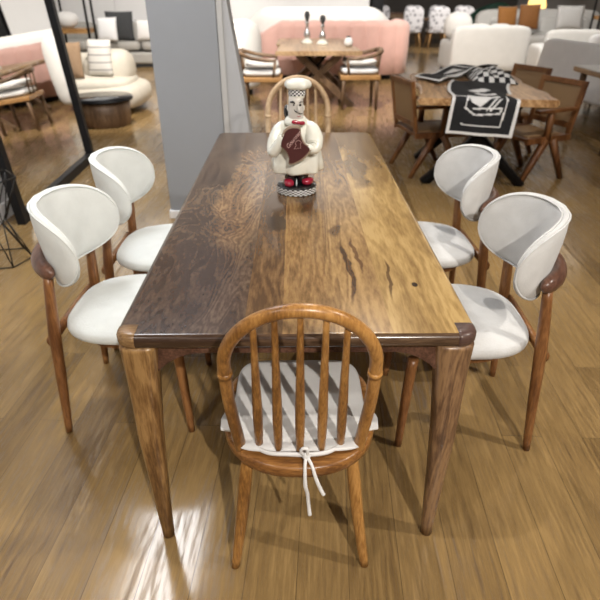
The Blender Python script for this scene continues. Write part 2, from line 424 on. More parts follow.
# ------------------------------------------------------------------ walnut dining table
TW, TY0, TY1, TH = .44, 1.07, 3.225, .76
def build_table():
    t = thing('dining_table', 'large walnut dining table with mixed dark and golden planks in the foreground', 'table', (0, (TY0+TY1)/2, 0))
    yc = (TY0+TY1)/2; y0, y1 = TY0-yc, TY1-yc
    pm = [
        # left: dark burl; sapwood tongue
        wood('plank_burl', (.028, .016, .011), (.066, .040, .025), (.13, .086, .052), 'Y', 1., rough=.2, figure=1.05, ring=3.2, seed=1, contrast=(.26, .74), stretch=.36, warp=27, fine=.6,
             masks=((-.195, .05, .095, .68, (2.25, 2.15, 1.75), 1., .16), (-.34, -.8, .26, .30, (.75, .72, .80), .8, .3), (-.22, .42, .02, .035, (.35, .3, .28), .9, .03))),
        wood('plank_brown', (.070, .036, .015), (.130, .071, .029), (.20, .115, .049), 'Y', 1., rough=.22, figure=.95, ring=4.5, seed=4, fine=.6, stretch=.18, warp=15,
             masks=((-.07, -.35, .04, .07, (.35, .32, .3), .9, .10), (-.08, .7, .1, .5, (.7, .66, .62), .7, .3))),
        wood('plank_gold', (.105, .055, .019), (.180, .100, .037), (.27, .160, .062), 'Y', 1., rough=.22, figure=.8, ring=4.2, seed=6, fine=.6, stretch=.2, warp=15,
             masks=((.055, -.02, .05, .30, (.48, .44, .40), .85, .22), (.03, .85, .15, .5, (.66, .62, .58), .9, .3))),
        wood('plank_gold_pale', (.13, .070, .025), (.23, .134, .050), (.33, .205, .082), 'Y', 1., rough=.22, figure=.9, ring=5, seed=8, fine=.5, stretch=.2,
             masks=((.155, -.72, .010, .20, (.22, .16, .13), .95, .10), (.19, -.62, .007, .12, (.3, .22, .18), .9, .10), (.13, -.42, .02, .06, (.3, .25, .2), .8, .12), (.2, .85, .12, .6, (.56, .52, .48), .95, .3))),
        wood('plank_blond', (.18, .105, .034), (.29, .182, .066), (.40, .265, .105), 'Y', 1., rough=.22, figure=.8, ring=4, seed=11, fine=.5,
             masks=((.275, .30, .045, .26, (.36, .32, .30), .9, .20), (.36, .95, .16, .6, (.46, .42, .40), .95, .3), (.33, -.82, .009, .014, (.08, .06, .05), 1., .01), (.262, -.78, .005, .12, (.25, .2, .16), .9, .06))),
    ]
    xs = [-TW, -.13, -.035, .085, .23, TW]
    bm = bmesh.new()
    # rounded slab: profile across x with bullnose at both long sides and at the ends, one strip per plank
    zt, th, r = TH, .038, .016
    NX = []
    for i in range(5):
        n = max(2, int((xs[i+1]-xs[i])/.02))
        for k in range(n): NX.append((xs[i]+(xs[i+1]-xs[i])*k/n, i))
    NX.append((TW, 4))
    # build top by grid of rounded-rect outline: inset rings
    def outline(d, z, cr=.045):
        pts = []
        X, Y = TW-d, (y1-y0)/2-d; c = max(.004, cr-d)
        for (sx, sy, a0) in ((1, 1, 0), (-1, 1, 90), (-1, -1, 180), (1, -1, 270)):
            for k in range(7):
                a = math.radians(a0+90*k/6)
                pts.append((sx*(X-c)+c*math.cos(a), sy*(Y-c)+c*math.sin(a), z))
        return pts
    prof = []
    for k in range(7):
        a = PI/2*k/6; prof.append((r*(1-math.sin(a)), zt-r+r*math.cos(a)))   # top edge round, outer last
    for k in range(1, 7):
        a = PI/2*k/6; prof.append((r*(1-math.cos(a)), zt-th+r-r*math.sin(a)))
    rings = [[bm.verts.new(p) for p in outline(d, z)] for d, z in prof]
    n = len(rings[0])
    for i in range(len(rings)-1):
        for k in range(n): bm.faces.new((rings[i][k], rings[i][(k+1) % n], rings[i+1][(k+1) % n], rings[i+1][k]))
    top = bm.faces.new(rings[0]); bot = bm.faces.new(rings[-1][::-1])
    for x in xs[1:-1]:
        bmesh.ops.bisect_plane(bm, geom=bm.verts[:]+bm.edges[:]+bm.faces[:], plane_co=(x, 0, 0), plane_no=(1, 0, 0))
    for f in bm.faces:
        cx = f.calc_center_median().x
        cc_ = f.calc_center_median()
        f.material_index = 5 if abs(cc_.y) > (y1-y0)/2-.011 and cc_.z < zt-.0012 else max(0, min(4, sum(1 for q in xs[1:-1] if cx > q)))
    o = mesh_obj('tabletop', bm, pm+[M['edge_walnut']], t, smooth=True)
    es = o.modifiers.new('w', 'WEIGHTED_NORMAL'); es.keep_sharp = True
    # corner blocks = heads of the legs, dovetailed flush in the top (front right dark, front left lighter)
    def leg(sx, sy, mat):
        bm = bmesh.new(); rows = []
        H = TH-th-.001
        #   z, half size, centre inset from the outer edges
        secs = [(H, .050, .052), (H-.05, .046, .050), (H-.10, .041, .047), (H-.18, .037, .044), (H-.3, .033, .040), (.25, .026, .039), (.0, .0175, .038)]
        zz = []
        for i in range(len(secs)-1):
            for k in range(5):
                t_ = k/5; zz.append([a*(1-t_)+b*t_ for a, b in zip(secs[i], secs[i+1])])
        zz.append(list(secs[-1]))
        for z, h, ins in zz:
            ring = []; cx, cy = sx*(TW-ins), sy*((y1-y0)/2-ins)
            for k in range(24):
                a = 2*PI*k/24; e = .62 if z > .4 else .62+.38*(.4-z)/.4
                ring.append(bm.verts.new((cx+h*spow(math.cos(a), e), cy+h*spow(math.sin(a), e), z)))
            rows.append(ring)
        for i in range(len(rows)-1):
            for k in range(24): bm.faces.new((rows[i][k], rows[i][(k+1) % 24], rows[i+1][(k+1) % 24], rows[i+1][k]))
        bm.faces.new(rows[0]); bm.faces.new(rows[-1][::-1])
        return mesh_obj('leg', bm, mat, t)
    lm = {(-1, -1): M['table_leg'], (1, -1): M['table_leg_r'], (-1, 1): M['table_leg'], (1, 1): M['table_leg_r']}
    for (sx, sy), m_ in lm.items(): leg(sx, sy, m_)
    # corner joint blocks let into the top
    for sx, m_, lab in ((-1, M['block_light'], 'lighter brown corner block'), (1, M['block_dark'], 'dark brown corner block')):
        bm = bmesh.new(); w = .052
        X, Y = TW+.0008, (y1-y0)/2+.0008; c = .045; e = .0008
        # outline follows the table corner
        def quarter(d, z):
            pts = [(X-w, -(Y-d), z)]
            for k in range(7):
                a = math.radians(-90+90*k/6); cc = c-d
                pts.append((X-c+cc*math.cos(a), -(Y-c)+cc*math.sin(a), z))
            pts += [(X-d, -(Y-w*1.1), z), (X-w*1.0, -(Y-w*1.1), z)]
            return [(sx*p[0], p[1], p[2]) for p in pts]
        rr = [[bm.verts.new(p) for p in quarter(d-.0008*0, z)] for d, z in [(dd, zz_+e) for dd, zz_ in prof[:7]]+[(dd, zz_-e) for dd, zz_ in prof[7:]]]
        n = len(rr[0])
        for i in range(len(rr)-1):
            for k in range(n): bm.faces.new((rr[i][k], rr[i][(k+1) % n], rr[i+1][(k+1) % n], rr[i+1][k]))
        bm.faces.new(rr[0]); bm.faces.new(rr[-1][::-1])
        ob = mesh_obj('corner_block', bm, m_, t); ob['label'] = lab
    # aprons with sculpted brackets running into the legs
    def apron(L, along, off, mat):
        bm = bmesh.new(); H = TH-th-.0005; n = 40; thk = .028
        A, B = [], []
        for i in range(n+1):
            u = -L+2*L*i/n; d = L-abs(u)
            drop = .026+.055*max(0, 1-d/.115)**2.2
            for lst, s in ((A, -1), (B, 1)):
                p0 = (u, off+s*thk/2) if along == 'x' else (off+s*thk/2, u)
                lst.append((bm.verts.new((*p0, H)), bm.verts.new((*p0, H-drop))))
        for i in range(n):
            bm.faces.new((A[i][0], A[i+1][0], A[i+1][1], A[i][1])); bm.faces.new((B[i][0], B[i][1], B[i+1][1], B[i+1][0]))
            bm.faces.new((A[i][1], A[i+1][1], B[i+1][1], B[i][1])); bm.faces.new((A[i][0], B[i][0], B[i+1][0], A[i+1][0]))
        bm.faces.new((A[0][0], A[0][1], B[0][1], B[0][0])); bm.faces.new((A[n][0], B[n][0], B[n][1], A[n][1]))
        return mesh_obj('apron', bm, mat, t, smooth=False)
    hy = (y1-y0)/2
    apron(TW-.09, 'x', -(hy-.04), M['walnut_dark']); apron(TW-.09, 'x', hy-.04, M['walnut_dark'])
    apron(hy-.09, 'y', -(TW-.04), M['table_leg']); apron(hy-.09, 'y', TW-.04, M['table_leg_r'])
    return t
build_table()

# ------------------------------------------------------------------ curved back upholstered chairs
def build_side_chair(fab, label):
    t = thing('upholstered_chair', label, 'chair', (0, 0, 0), 0, None)
    R0, AM = .224, math.radians(76)
    def arc(a, r, z): return Vector((-r*math.cos(a), r*math.sin(a), z))
    # back pad
    bm = bmesh.new(); NS, NK = 44, 20; rings = []; seam = []; seam_o = []
    for i in range(NS+1):
        s = math.sin(-PI/2+PI*i/NS)
        h = .138*(max(0, 1-abs(s)**3.6))**.5+.0008; th = .020*(max(0, 1-abs(s)**6))**.5+.0008
        zc = .730-.012*s*s; ring = []
        for k in range(NK):
            a = 2*PI*k/NK; dz = h*spow(math.sin(a), .8); dr = th*spow(math.cos(a), .75)
            lean = .035*(dz/.12)*(1-abs(s)**2)*.5
            ring.append(bm.verts.new(arc(s*AM, R0+dr+lean, zc+dz)))
        rings.append(ring)
    for i in range(NS):
        for k in range(NK): bm.faces.new((rings[i][k], rings[i][(k+1) % NK], rings[i+1][(k+1) % NK], rings[i+1][k]))
    bm.faces.new(rings[0][::-1]); bm.faces.new(rings[-1])
    back = mesh_obj('backrest', bm, fab, t)
    # piping round the front and rear edge of the pad
    for side in (-1, 1):
        pts = []
        N_ = 72
        for i in range(N_):
            q = 2*PI*i/N_
            s = spow(math.cos(q), .62)*.995; s = max(-.995, min(.995, s))
            h = .138*(max(0, 1-abs(s)**3.6))**.5; dz = h*(1 if math.sin(q) > 0 else -1)*.955
            if abs(math.sin(q)) < 1e-6: dz = 0
            zc = .730-.012*s*s; lean = .035*(dz/.12)*(1-abs(s)**2)*.5
            thk = .020*(max(0, 1-abs(s)**6))**.5
            pts.append(arc(s*AM, R0+side*thk*.62+lean, zc+dz))
        pts.append(pts[0]); bm = bmesh.new(); tube(bm, pts, .0032, 6, False); mesh_obj('piping', bm, fab, back)
    # wooden rail hugging the outside
    pts, rad = [], []
    A2 = math.radians(56)
    for i in range(33):
        a = -A2+2*A2*i/32; u = abs(a)/A2
        pts.append(arc(a, R0+.036, .672)); rad.append(.026*(max(.02, 1-u**9))**.5)
    bm = bmesh.new(); tube(bm, pts, rad, 16, True, 1.25, up=(0, 0, 1)); mesh_obj('back_rail', bm, M['walnut_dark'], t)
    # seat pad, domed
    def puff(v): v.z += .012*(1-min(1, (v.x/.26)**2+(v.y/.25)**2)); v.z = max(v.z, -.032); v.y *= 1-.16*max(0, -v.x/.25)**2; return v
    st = pillowo('seat', (.052, 0, .428), (.25, .246, .036), fab, t, .62, .56, seg=48, rows=16, puff=puff)
    # seat frame
    bm = bmesh.new()
    poly = [(.052+.20*spow(math.cos(a), .8), .19*spow(math.sin(a), .8)) for a in [2*PI*k/32 for k in range(32)]]
    prism(bm, poly, .36, .399); mesh_obj('seat_frame', bm, M['walnut'], t, smooth=False, bevel=.004)
    for s in (-1, 1):
        a = s*math.radians(47)
        top = arc(a, R0+.036, .655)
        tubeo('leg', [(-.232, s*.222, 0), (-.2145, s*.2125, .22), (-.198, s*.203, .44), tuple(top)], [.0125, .018, .021, .0155], M['walnut'], t, 14, 4)
        tubeo('leg', [(.240, s*.215, 0), (.231, s*.208, .2), (.22, s*.20, .385)], [.0125, .0175, .020], M['walnut'], t, 14, 4)
        # side stretcher between the legs under the seat
    tubeo('back_stretcher', [(-.222, -.2, .40), (-.222, .2, .40)], .014, M['walnut'], t, 10, 0, 1.5, (0, 0, 1))
    return t
g = None
ca = build_side_chair(M['fabric_r'], 'pale upholstered chair with curved back, nearer one on the right of the big table')
ca.location = (.625, 1.685, 0); ca.rotation_euler = (0, 0, PI-.04)
copy_thing(ca, (.63, 2.365, 0), PI+.03, 'pale upholstered chair with curved back, farther one on the right of the big table')
cb = build_side_chair(M['fabric'], 'off-white upholstered chair with curved back, nearer one on the left of the big table')
cb.location = (-.640, 1.785, 0); cb.rotation_euler = (0, 0, -.02)
copy_thing(cb, (-.622, 2.345, 0), .0, 'off-white upholstered chair with curved back, farther one on the left beside the grey pillar')

# ------------------------------------------------------------------ hoop-back spindle chairs
def build_windsor(wm, sm, label, loc, rz, scale=1.):
    t = thing('hoop_back_chair', label, 'chair', loc, rz); t.scale = (scale,)*3
    # seat: D shape, dished
    def outline(k):
        out = []
        for i in range(48):
            a = 2*PI*i/48; c, s = math.cos(a), math.sin(a)
            e = .85 if s < 0 else .62
            out.append((k*.213*spow(c, e), (k*(.238 if s < 0 else .205))*spow(s, e)))
        return out
    bm = bmesh.new(); rows = []
    for k, z in ((.3, .430), (.7, .432), (.9, .439), (.97, .44), (1., .434), (1.0, .410), (.97, .400), (.8, .397), (.3, .397)):
        rows.append([bm.verts.new((x, y, z)) for x, y in outline(k)])
    for i in range(len(rows)-1):
        for k in range(48): bm.faces.new((rows[i][k], rows[i][(k+1) % 48], rows[i+1][(k+1) % 48], rows[i+1][k]))
    bm.faces.new(rows[0]); bm.faces.new(rows[-1][::-1]); mesh_obj('seat', bm, sm, t)
    # hoop
    def hoop(u):   # u in 0..1 ; straight legs then half circle
        pl = [(-.150, -.158, .425), (-.158, -.185, .52), (-.166, -.212, .63), (-.170, -.238, .735)]
        return pl
    left = [(-.152, -.158, .425), (-.160, -.185, .53), (-.167, -.212, .64), (-.167, -.240, .757)]
    arcp = []
    for k in range(1, 12):
        a = PI-PI*k/12; arcp.append((.167*math.cos(a), -.240-.047*math.sin(a), .757+.170*math.sin(a)))
    right = [(-p[0], p[1], p[2]) for p in left[::-1]]
    pts = smooth_path(left+arcp+right, 4)
    hp = tubeo('hoop', pts, .0152, wm, t, 14)
    for s in (-1, 1):
        tubeo('hoop_collar', [(s*.1665, -.234, .726), (s*.167, -.2365, .740)], [.0172, .0172], wm, hp, 16)
    # spindles
    for bx, tx in ((-.105, -.096), (-.055, -.052), (.0, .0), (.055, .052), (.105, .096)):
        th = math.acos(max(-1, min(1, tx/.167))); zt = .757+.170*math.sin(th)-.008; yt = -.240-.047*math.sin(th)
        yb = -.185+.02*(bx/.1)**2
        b0, t0 = Vector((bx, yb, .43)), Vector((tx, yt, zt)); pp = [b0.lerp(t0, q/10) for q in range(11)]
        tubeo('spindle', pp, [.0095, .0105, .0118, .0125, .0122, .0112, .0100, .0090, .0080, .0072, .0066], wm, t, 12)
    for sx in (-1, 1):
        tubeo('leg', [(sx*.19, -.20, 0), (sx*.168, -.178, .15), (sx*.150, -.155, .30), (sx*.138, -.14, .415)], [.0125, .0165, .0185, .0145], wm, t, 14, 4)
        tubeo('leg', [(sx*.185, .20, 0), (sx*.165, .178, .15), (sx*.148, .155, .30), (sx*.135, .14, .415)], [.0125, .0165, .0185, .0145], wm, t, 14, 4)
    return t
build_windsor(M['oak'], M['oak_h'], 'honey oak hoop-back spindle chair at the near end of the big table', (.006, 1.197, 0), 0.)
build_windsor(M['pale_oak'], M['pale_oak'], 'pale hoop-back chair at the far end of the big table behind the chef figurine', (.022, 3.18, 0), PI, 1.1)

# seat cushion with a tie
def build_seat_cushion():
    t = thing('seat_cushion', 'white seat cushion with tie strings on the near hoop-back chair', 'cushion', (.006, 1.205, .441))
    pillowo('cushion_pad', (0, -.008, .0135), (.184, .194, .0125), M['white_cloth'], t, .6, .34, seg=64, rows=12)
    # side flaps that hang a little over the seat edge
    for s in (-1, 1):
        bm = bmesh.new()
        prism(bm, [(s*.165, -.125), (s*.212, -.115), (s*.216, -.075), (s*.2, -.02), (s*.17, .0)], .003, .010); mesh_obj('corner_flap', bm, M['white_cloth'], t, smooth=False, bevel=.002)
    # band across the back, looping round the middle spindles
    z = .014
    tubeo('tie_band', [(-.135, -.120, .012), (-.12, -.172, z), (-.085, -.205, z), (-.03, -.212, z), (.02, -.214, z), (.07, -.206, z), (.105, -.18, z+.002), (.125, -.135, .012)], .0052, M['white_cloth'], t, 8, 6, 1.3, (0, 0, 1))
    bm = bmesh.new()
    pillow(bm, (.016, -.222, .018), (.011, .008, .011), .9, .9, 12, 8)
    mesh_obj('knot', bm, M['white_cloth'], t)
    tubeo('tie_loop', [(.014, -.222, .02), (.003, -.225, .034), (.006, -.226, .046), (.018, -.226, .045), (.018, -.224, .024)], .0045, M['white_cloth'], t, 8, 5)
    tubeo('tie_string', [(.014, -.226, .014), (.012, -.247, -.0), (.013, -.256, -.05), (.019, -.252, -.085), (.022, -.255, -.125), (.025, -.26, -.155)], [.0045, .0042, .0052, .0052, .0048, .0055], M['white_cloth'], t, 8, 5)
    tubeo('tie_string', [(.02, -.226, .014), (.030, -.243, .004), (.040, -.253, -.03), (.052, -.256, -.065), (.060, -.258, -.082)], [.0045, .0042, .0052, .0052, .005], M['white_cloth'], t, 8, 5)
    return t
build_seat_cushion()

# ------------------------------------------------------------------ chef figurine
def build_chef():
    S = .00374
    t = thing('chef_figurine', 'glazed chef figurine in white with a tall hat holding a dark red board', 'figurine', (.006, 2.15, TH)); t.scale = (.955,)*3
    def W(px, py, y=0.): return Vector(((px-297.5)*S, y, (195-py)*S*1.0))
    bs = latheo('base', [(.076, 0), (.082, .002), (.083, .006), (.083, .031), (.080, .036), (.05, .037)], M['blackglaze'], t, 48)
    # checker band on the base
    bm = bmesh.new(); n = 48; rows = 5; r = .0838
    for j in range(rows):
        for k in range(n):
            a0, a1 = 2*PI*k/n, 2*PI*(k+1)/n; z0, z1 = .003+.026*j/rows, .003+.026*(j+1)/rows
            f = bm.faces.new([bm.verts.new((r*math.cos(a), r*math.sin(a), z)) for a, z in ((a0, z0), (a1, z0), (a1, z1), (a0, z1))])
            f.material_index = (j+k) % 2
    bmesh.ops.remove_doubles(bm, verts=bm.verts, dist=1e-5)
    mesh_obj('checker_band', bm, [M['blackglaze'], M['print_white']], bs)
    # shoes
    for sx, rz in ((-.034, .25), (.046, -.5)):
        R = Matrix.Rotation(rz, 3, 'Z'); sy = -.045 if sx < 0 else -.025
        bm = bmesh.new(); pillow(bm, (sx, sy, .052), (.021, .032, .015), .8, .8, 20, 10, R); mesh_obj('shoe', bm, M['redglaze'], t)
    # trousers
    for sx in (-.026, .024):
        latheo('trouser_leg', [(.022, .037), (.025, .06), (.026, .085), (.03, .12)], M['blackglaze'], t, 20, (sx, -.012, 0))
    # coat: full skirt with folds
    def folds(a, z): return 1+.085*math.sin(7*a+.6)*max(0, 1-(z-.09)/.12)+.02*math.sin(13*a)*max(0, 1-(z-.09)/.08)
    body = latheo('coat', [(.05, .095), (.098, .086), (.106, .093), (.104, .13), (.100, .17), (.095, .21), (.085, .245), (.070, .272), (.052, .29), (.038, .30), (.03, .31)],
                  M['ceramic'], t, 56, (0, .01, 0), 1., .72, folds)
    # sleeves: puffy upper arms
    def sleeve(pts, rads): return tubeo('sleeve', pts, rads, M['ceramic'], t, 18, 6)
    sleeve([(-.045, .0, .278), (-.070, -.015, .258), (-.092, -.035, .215), (-.094, -.065, .185), (-.074, -.085, .215), (-.052, -.09, .25)], [.020, .028, .027, .024, .021, .018])
    sleeve([(.040, .0, .272), (.058, -.012, .258), (.070, -.04, .23), (.070, -.065, .207), (.062, -.083, .203), (.056, -.09, .208)], [.024, .034, .037, .032, .024, .017])
    # hands with fingers
    def hand(base, dirv, curl, s=1):
        base = Vector(base); d = Vector(dirv).normalized(); up = Vector(curl).normalized(); side = d.cross(up)
        bm = bmesh.new(); v0 = base
        tube(bm, [base-d*.008, base, base+d*.012, base+d*.018], [.010, .0125, .013, .011], 10, True)
        for i, o in enumerate((-.0095, -.0032, .0032, .0095)):
            b = base+d*.016+side*o; L = (.017, .021, .020, .016)[i]
            tube(bm, [b, b+d*L*.5+up*.001, b+d*L*.85-up*.006, b+d*L*.9-up*.012], [.0042, .0042, .0038, .003], 8)
        b = base+d*.002+side*s*.011
        tube(bm, [b, b+side*s*.008+d*.006, b+side*s*.010+d*.014-up*.004], [.0046, .0042, .0034], 8)
        return mesh_obj('hand', bm, M['ceramic'], t)
    hand((-.050, -.095, .255), (.8, -.15, .35), (0, -1, .1))
    hand((.058, -.094, .205), (-.75, -.2, .25), (0, -1, .1), -1)
    # board with rim
    pxp = [(285, 123), (289, 119.5), (296, 118.5), (300.5, 120), (301.5, 127), (304.5, 134), (311, 139.5), (307, 146), (300, 151.5), (293, 154.5), (289.5, 154), (289.5, 148), (286, 141), (281, 135)]
    def board(bm, k, ya, yb):
        cx = sum(p[0] for p in pxp)/len(pxp); cy = sum(p[1] for p in pxp)/len(pxp)
        P = [W(cx+(p[0]-cx)*k, cy+(p[1]-cy)*k) for p in pxp]
        P = smooth_path(P+[P[0]], 4)[:-1]
        a = [bm.verts.new((p.x, ya, p.z)) for p in P]; b = [bm.verts.new((p.x, yb, p.z)) for p in P]
        bm.faces.new(a); bm.faces.new(b[::-1]); n = len(P)
        for i in range(n): bm.faces.new((a[i], a[(i+1) % n], b[(i+1) % n], b[i]))
    bm = bmesh.new(); board(bm, 1.0, -.113, -.103); bo = mesh_obj('board', bm, M['board'], t, smooth=False)
    bm = bmesh.new(); board(bm, 1.13, -.106, -.088); mesh_obj('board_rim', bm, M['board_rim'], bo, smooth=False, bevel=.002)
    # chalk lettering on the board
    fc = D.curves.new('chalk_lettering', 'FONT'); fc.body = 'Gourmet'; fc.size = .023; fc.shear = .35; fc.extrude = .0004; fc.space_character = .92
    fc.offset = -.0002
    tmp = D.objects.new('tmp', fc); COL.objects.link(tmp); bpy.context.view_layer.update()
    me = D.meshes.new_from_object(tmp); D.objects.remove(tmp)
    fo = D.objects.new('chalk_lettering', me); COL.objects.link(fo); fo.parent = bo; fo['label'] = 'pink chalk lettering'
    fo.matrix_local = Matrix.Translation((-.034, -.1139, .207)) @ Matrix.Rotation(PI/2, 4, 'X') @ Matrix.Rotation(math.radians(50), 4, 'Z')
    me.materials.clear(); me.materials.append(M['chalk'])
    hat = [W(294.5, 139.5), W(302, 138.5), W(301, 134.5), W(302.3, 132.5), W(299.5, 130.5), W(297, 131.5), W(296, 134), W(297, 136), W(294.5, 139.5)]
    tubeo('chalk_drawing', [(p.x, -.1135, p.z) for p in hat], .0008, M['chalk'], bo, 6)
    # neck scarf and bow
    bm = bmesh.new()
    pillow(bm, (.006, -.066, .298), (.010, .008, .007), .8, .8, 12, 8)
    pillow(bm, (-.008, -.064, .300), (.013, .006, .008), .8, .8, 12, 8)
    pillow(bm, (.020, -.064, .296), (.013, .006, .008), .8, .8, 12, 8)
    mesh_obj('bow_tie', bm, M['redglaze'], t)
    latheo('collar', [(.045, .285), (.046, .296), (.038, .308), (.03, .315)], M['ceramic'], t, 24, (-.006, -.02, 0), 1., .95)
    # head: long face with chin, nose, cheeks, ears
    def hf(a, z):
        f = 1.
        if math.sin(a) < -.2 and z < .335: f += .10*(.335-z)/.03
        return f
    hd = latheo('head', [(.010, .296), (.024, .300), (.030, .312), (.0315, .328), (.030, .345), (.0295, .36), (.029, .375), (.027, .39)], M['ceramic_face'], t, 32, (-.003, -.025, 0), 1., 1.0, hf)
    bm = bmesh.new()
    tube(bm, [(.004, -.052, .362), (.008, -.063, .350), (.009, -.067, .341), (.006, -.055, .337)], [.004, .006, .0075, .005], 10); mesh_obj('nose', bm, M['ceramic_face'], hd)
    for s in (-1, 1):
        pillowo('ear', (-.003+s*.031, -.022, .345), (.005, .008, .011), M['ceramic_face'], hd, .9, .9, seg=12, rows=8)
        pillowo('eye', (-.001+s*.012+.003, -.0515, .3615), (.0048, .0028, .0042), M['blackglaze'], hd, .9, .9, seg=12, rows=8)
    tubeo('eyebrow', [(-.024, -.047, .3715), (-.014, -.053, .3725), (-.006, -.054, .366)], [.0035, .0046, .0015], M['blackglaze'], hd, 8, 4)
    tubeo('eyebrow', [(.010, -.054, .369), (.017, -.052, .374), (.023, -.047, .371)], [.001, .0018, .001], M['blackglaze'], hd, 8, 4)
    tubeo('moustache', [(.001, -.059, .335), (-.006, -.059, .340), (-.010, -.056, .346)], [.0012, .0018, .0008], M['blackglaze'], hd, 8, 4)
    tubeo('moustache', [(.006, -.061, .334), (.016, -.058, .330), (.024, -.05, .331)], [.0012, .0018, .0008], M['blackglaze'], hd, 8, 4)
    tubeo('mouth', [(.000, -.058, .3215), (.008, -.059, .319), (.016, -.055, .321)], [.0008, .0014, .0008], M['redglaze'], hd, 8, 4)
    bm = bmesh.new(); pillow(bm, (-.038, .012, .325), (.014, .018, .028), .9, .9, 16, 10); mesh_obj('hair', bm, M['blackglaze'], hd)
    # hat: checker band and soft puffed crown
    hb = latheo('hat', [(.029, .383), (.031, .385), (.032, .40), (.030, .424)], M['ceramic'], t, 32, (.001, -.02, 0))
    bm = bmesh.new(); n = 26; rows = 5
    for j in range(rows):
        for k in range(n):
            a0, a1 = 2*PI*k/n, 2*PI*(k+1)/n; z0, z1 = .394+.03*j/rows, .394+.03*(j+1)/rows
            rr = .0335
            f = bm.faces.new([bm.verts.new((.001+rr*math.cos(a), -.02+rr*math.sin(a), z)) for a, z in ((a0, z0), (a1, z0), (a1, z1), (a0, z1))])
            f.material_index = (j+k) % 2
    bmesh.ops.remove_doubles(bm, verts=bm.verts, dist=1e-5)
    mesh_obj('checker_band', bm, [M['blackglaze'], M['print_white']], hb)
    latheo('hat_crown', [(.028, .415), (.044, .417), (.052, .427), (.051, .438), (.042, .448), (.022, .454), (.006, .455)], M['ceramic'], hb, 40, (.004, -.018, 0), 1., .9,
           lambda a, z: 1+.07*math.sin(5*a+.8))
    return t
build_chef()

# ------------------------------------------------------------------ pillar, leaning panel
bm = bmesh.new(); box(bm, (-.705, 4.03, CH/2), (.435, .40, CH)); struct('pillar', bm, M['pillar'], False, .006)
tag(D.objects['pillar'], kind='structure')
sbox('baseboard_pillar', (-.932, 3.815, 0), (-.478, 4.24, .06), M['baseboard'], .004)
pn = thing('tapered_panel', 'pale grey tapered upright panel set against the right side of the grey pillar', 'panel', (-.3755, 3.945, 0))
bm = bmesh.new()
pf = [(-.112, 0), (.130, 0), (.085, .45), (.030, .9), (-.035, 1.35), (-.075, 1.7), (-.100, 2.2), (-.106, 2.6), (-.112, 2.6)]
a = [bm.verts.new((x, -.10, z)) for x, z in pf]; b = [bm.verts.new((x, .10, z)) for x, z in pf]
bm.faces.new(a); bm.faces.new(b[::-1])
for i in range(len(pf)): bm.faces.new((a[i], a[(i+1) % len(pf)], b[(i+1) % len(pf)], b[i]))
mesh_obj('panel_body', bm, M['panel'], pn, smooth=False, bevel=.012)
boxo('edge_strip', (-.092, -.106, 1.3), (.036, .012, 2.6), M['strip'], pn, .003)

# ------------------------------------------------------------------ leaning mirror on the left
def build_mirror():
    y0, y1, H = 3.70, 5.50, 2.3
    t = thing('floor_mirror', 'large black-framed mirror leaning on the left wall', 'mirror', (-1.985, (y0+y1)/2, 0), math.radians(2.0))
    L = (y1-y0); lean = Matrix.Rotation(-math.atan(.17/H), 3, 'Y')
    def piece(bm, c, s):
        vs = box(bm, c, s); bmesh.ops.rotate(bm, verts=vs, cent=(0, 0, 0), matrix=lean)
    bm = bmesh.new(); w, d = .075, .06
    piece(bm, (-d/2, -L/2+w/2, H/2), (d, w, H)); piece(bm, (-d/2, L/2-w/2, H/2), (d, w, H))
    piece(bm, (-d/2, 0, w/2), (d, L-2*w, w)); piece(bm, (-d/2, 0, H-w/2), (d, L-2*w, w))
    mesh_obj('mirror_frame', bm, M['black'], t, smooth=False, bevel=.004)
    bm = bmesh.new(); piece(bm, (-d*.6, 0, H/2), (.006, L-2*w+.01, H-2*w+.01)); mesh_obj('mirror_glass', bm, M['mirror_glass'], t, smooth=False)
build_mirror()

# ------------------------------------------------------------------ wire stand at the far left
def build_wire():
    t = thing('wire_plant_stand', 'black geometric wire stand beside the mirror at the left edge', 'stand', (-1.84, 3.12, 0), .2)
    n = 6
    rings = [(.17, .004), (.07, .25), (.19, .52)]
    pts = [[Vector((r*math.cos(2*PI*(k+(.5 if j == 1 else 0))/n), r*math.sin(2*PI*(k+(.5 if j == 1 else 0))/n), z)) for k in range(n)] for j, (r, z) in enumerate(rings)]
    bm = bmesh.new()
    for j in (0, 2):
        for k in range(n): tube(bm, [pts[j][k], pts[j][(k+1) % n]], .004, 6)
    for k in range(n):
        for j, kk in ((0, k), (0, (k+1) % n), (2, k), (2, (k+1) % n)): tube(bm, [pts[1][k], pts[j][kk]], .004, 6)
    mesh_obj('wire_frame', bm, M['black_wire'], t)
build_wire()

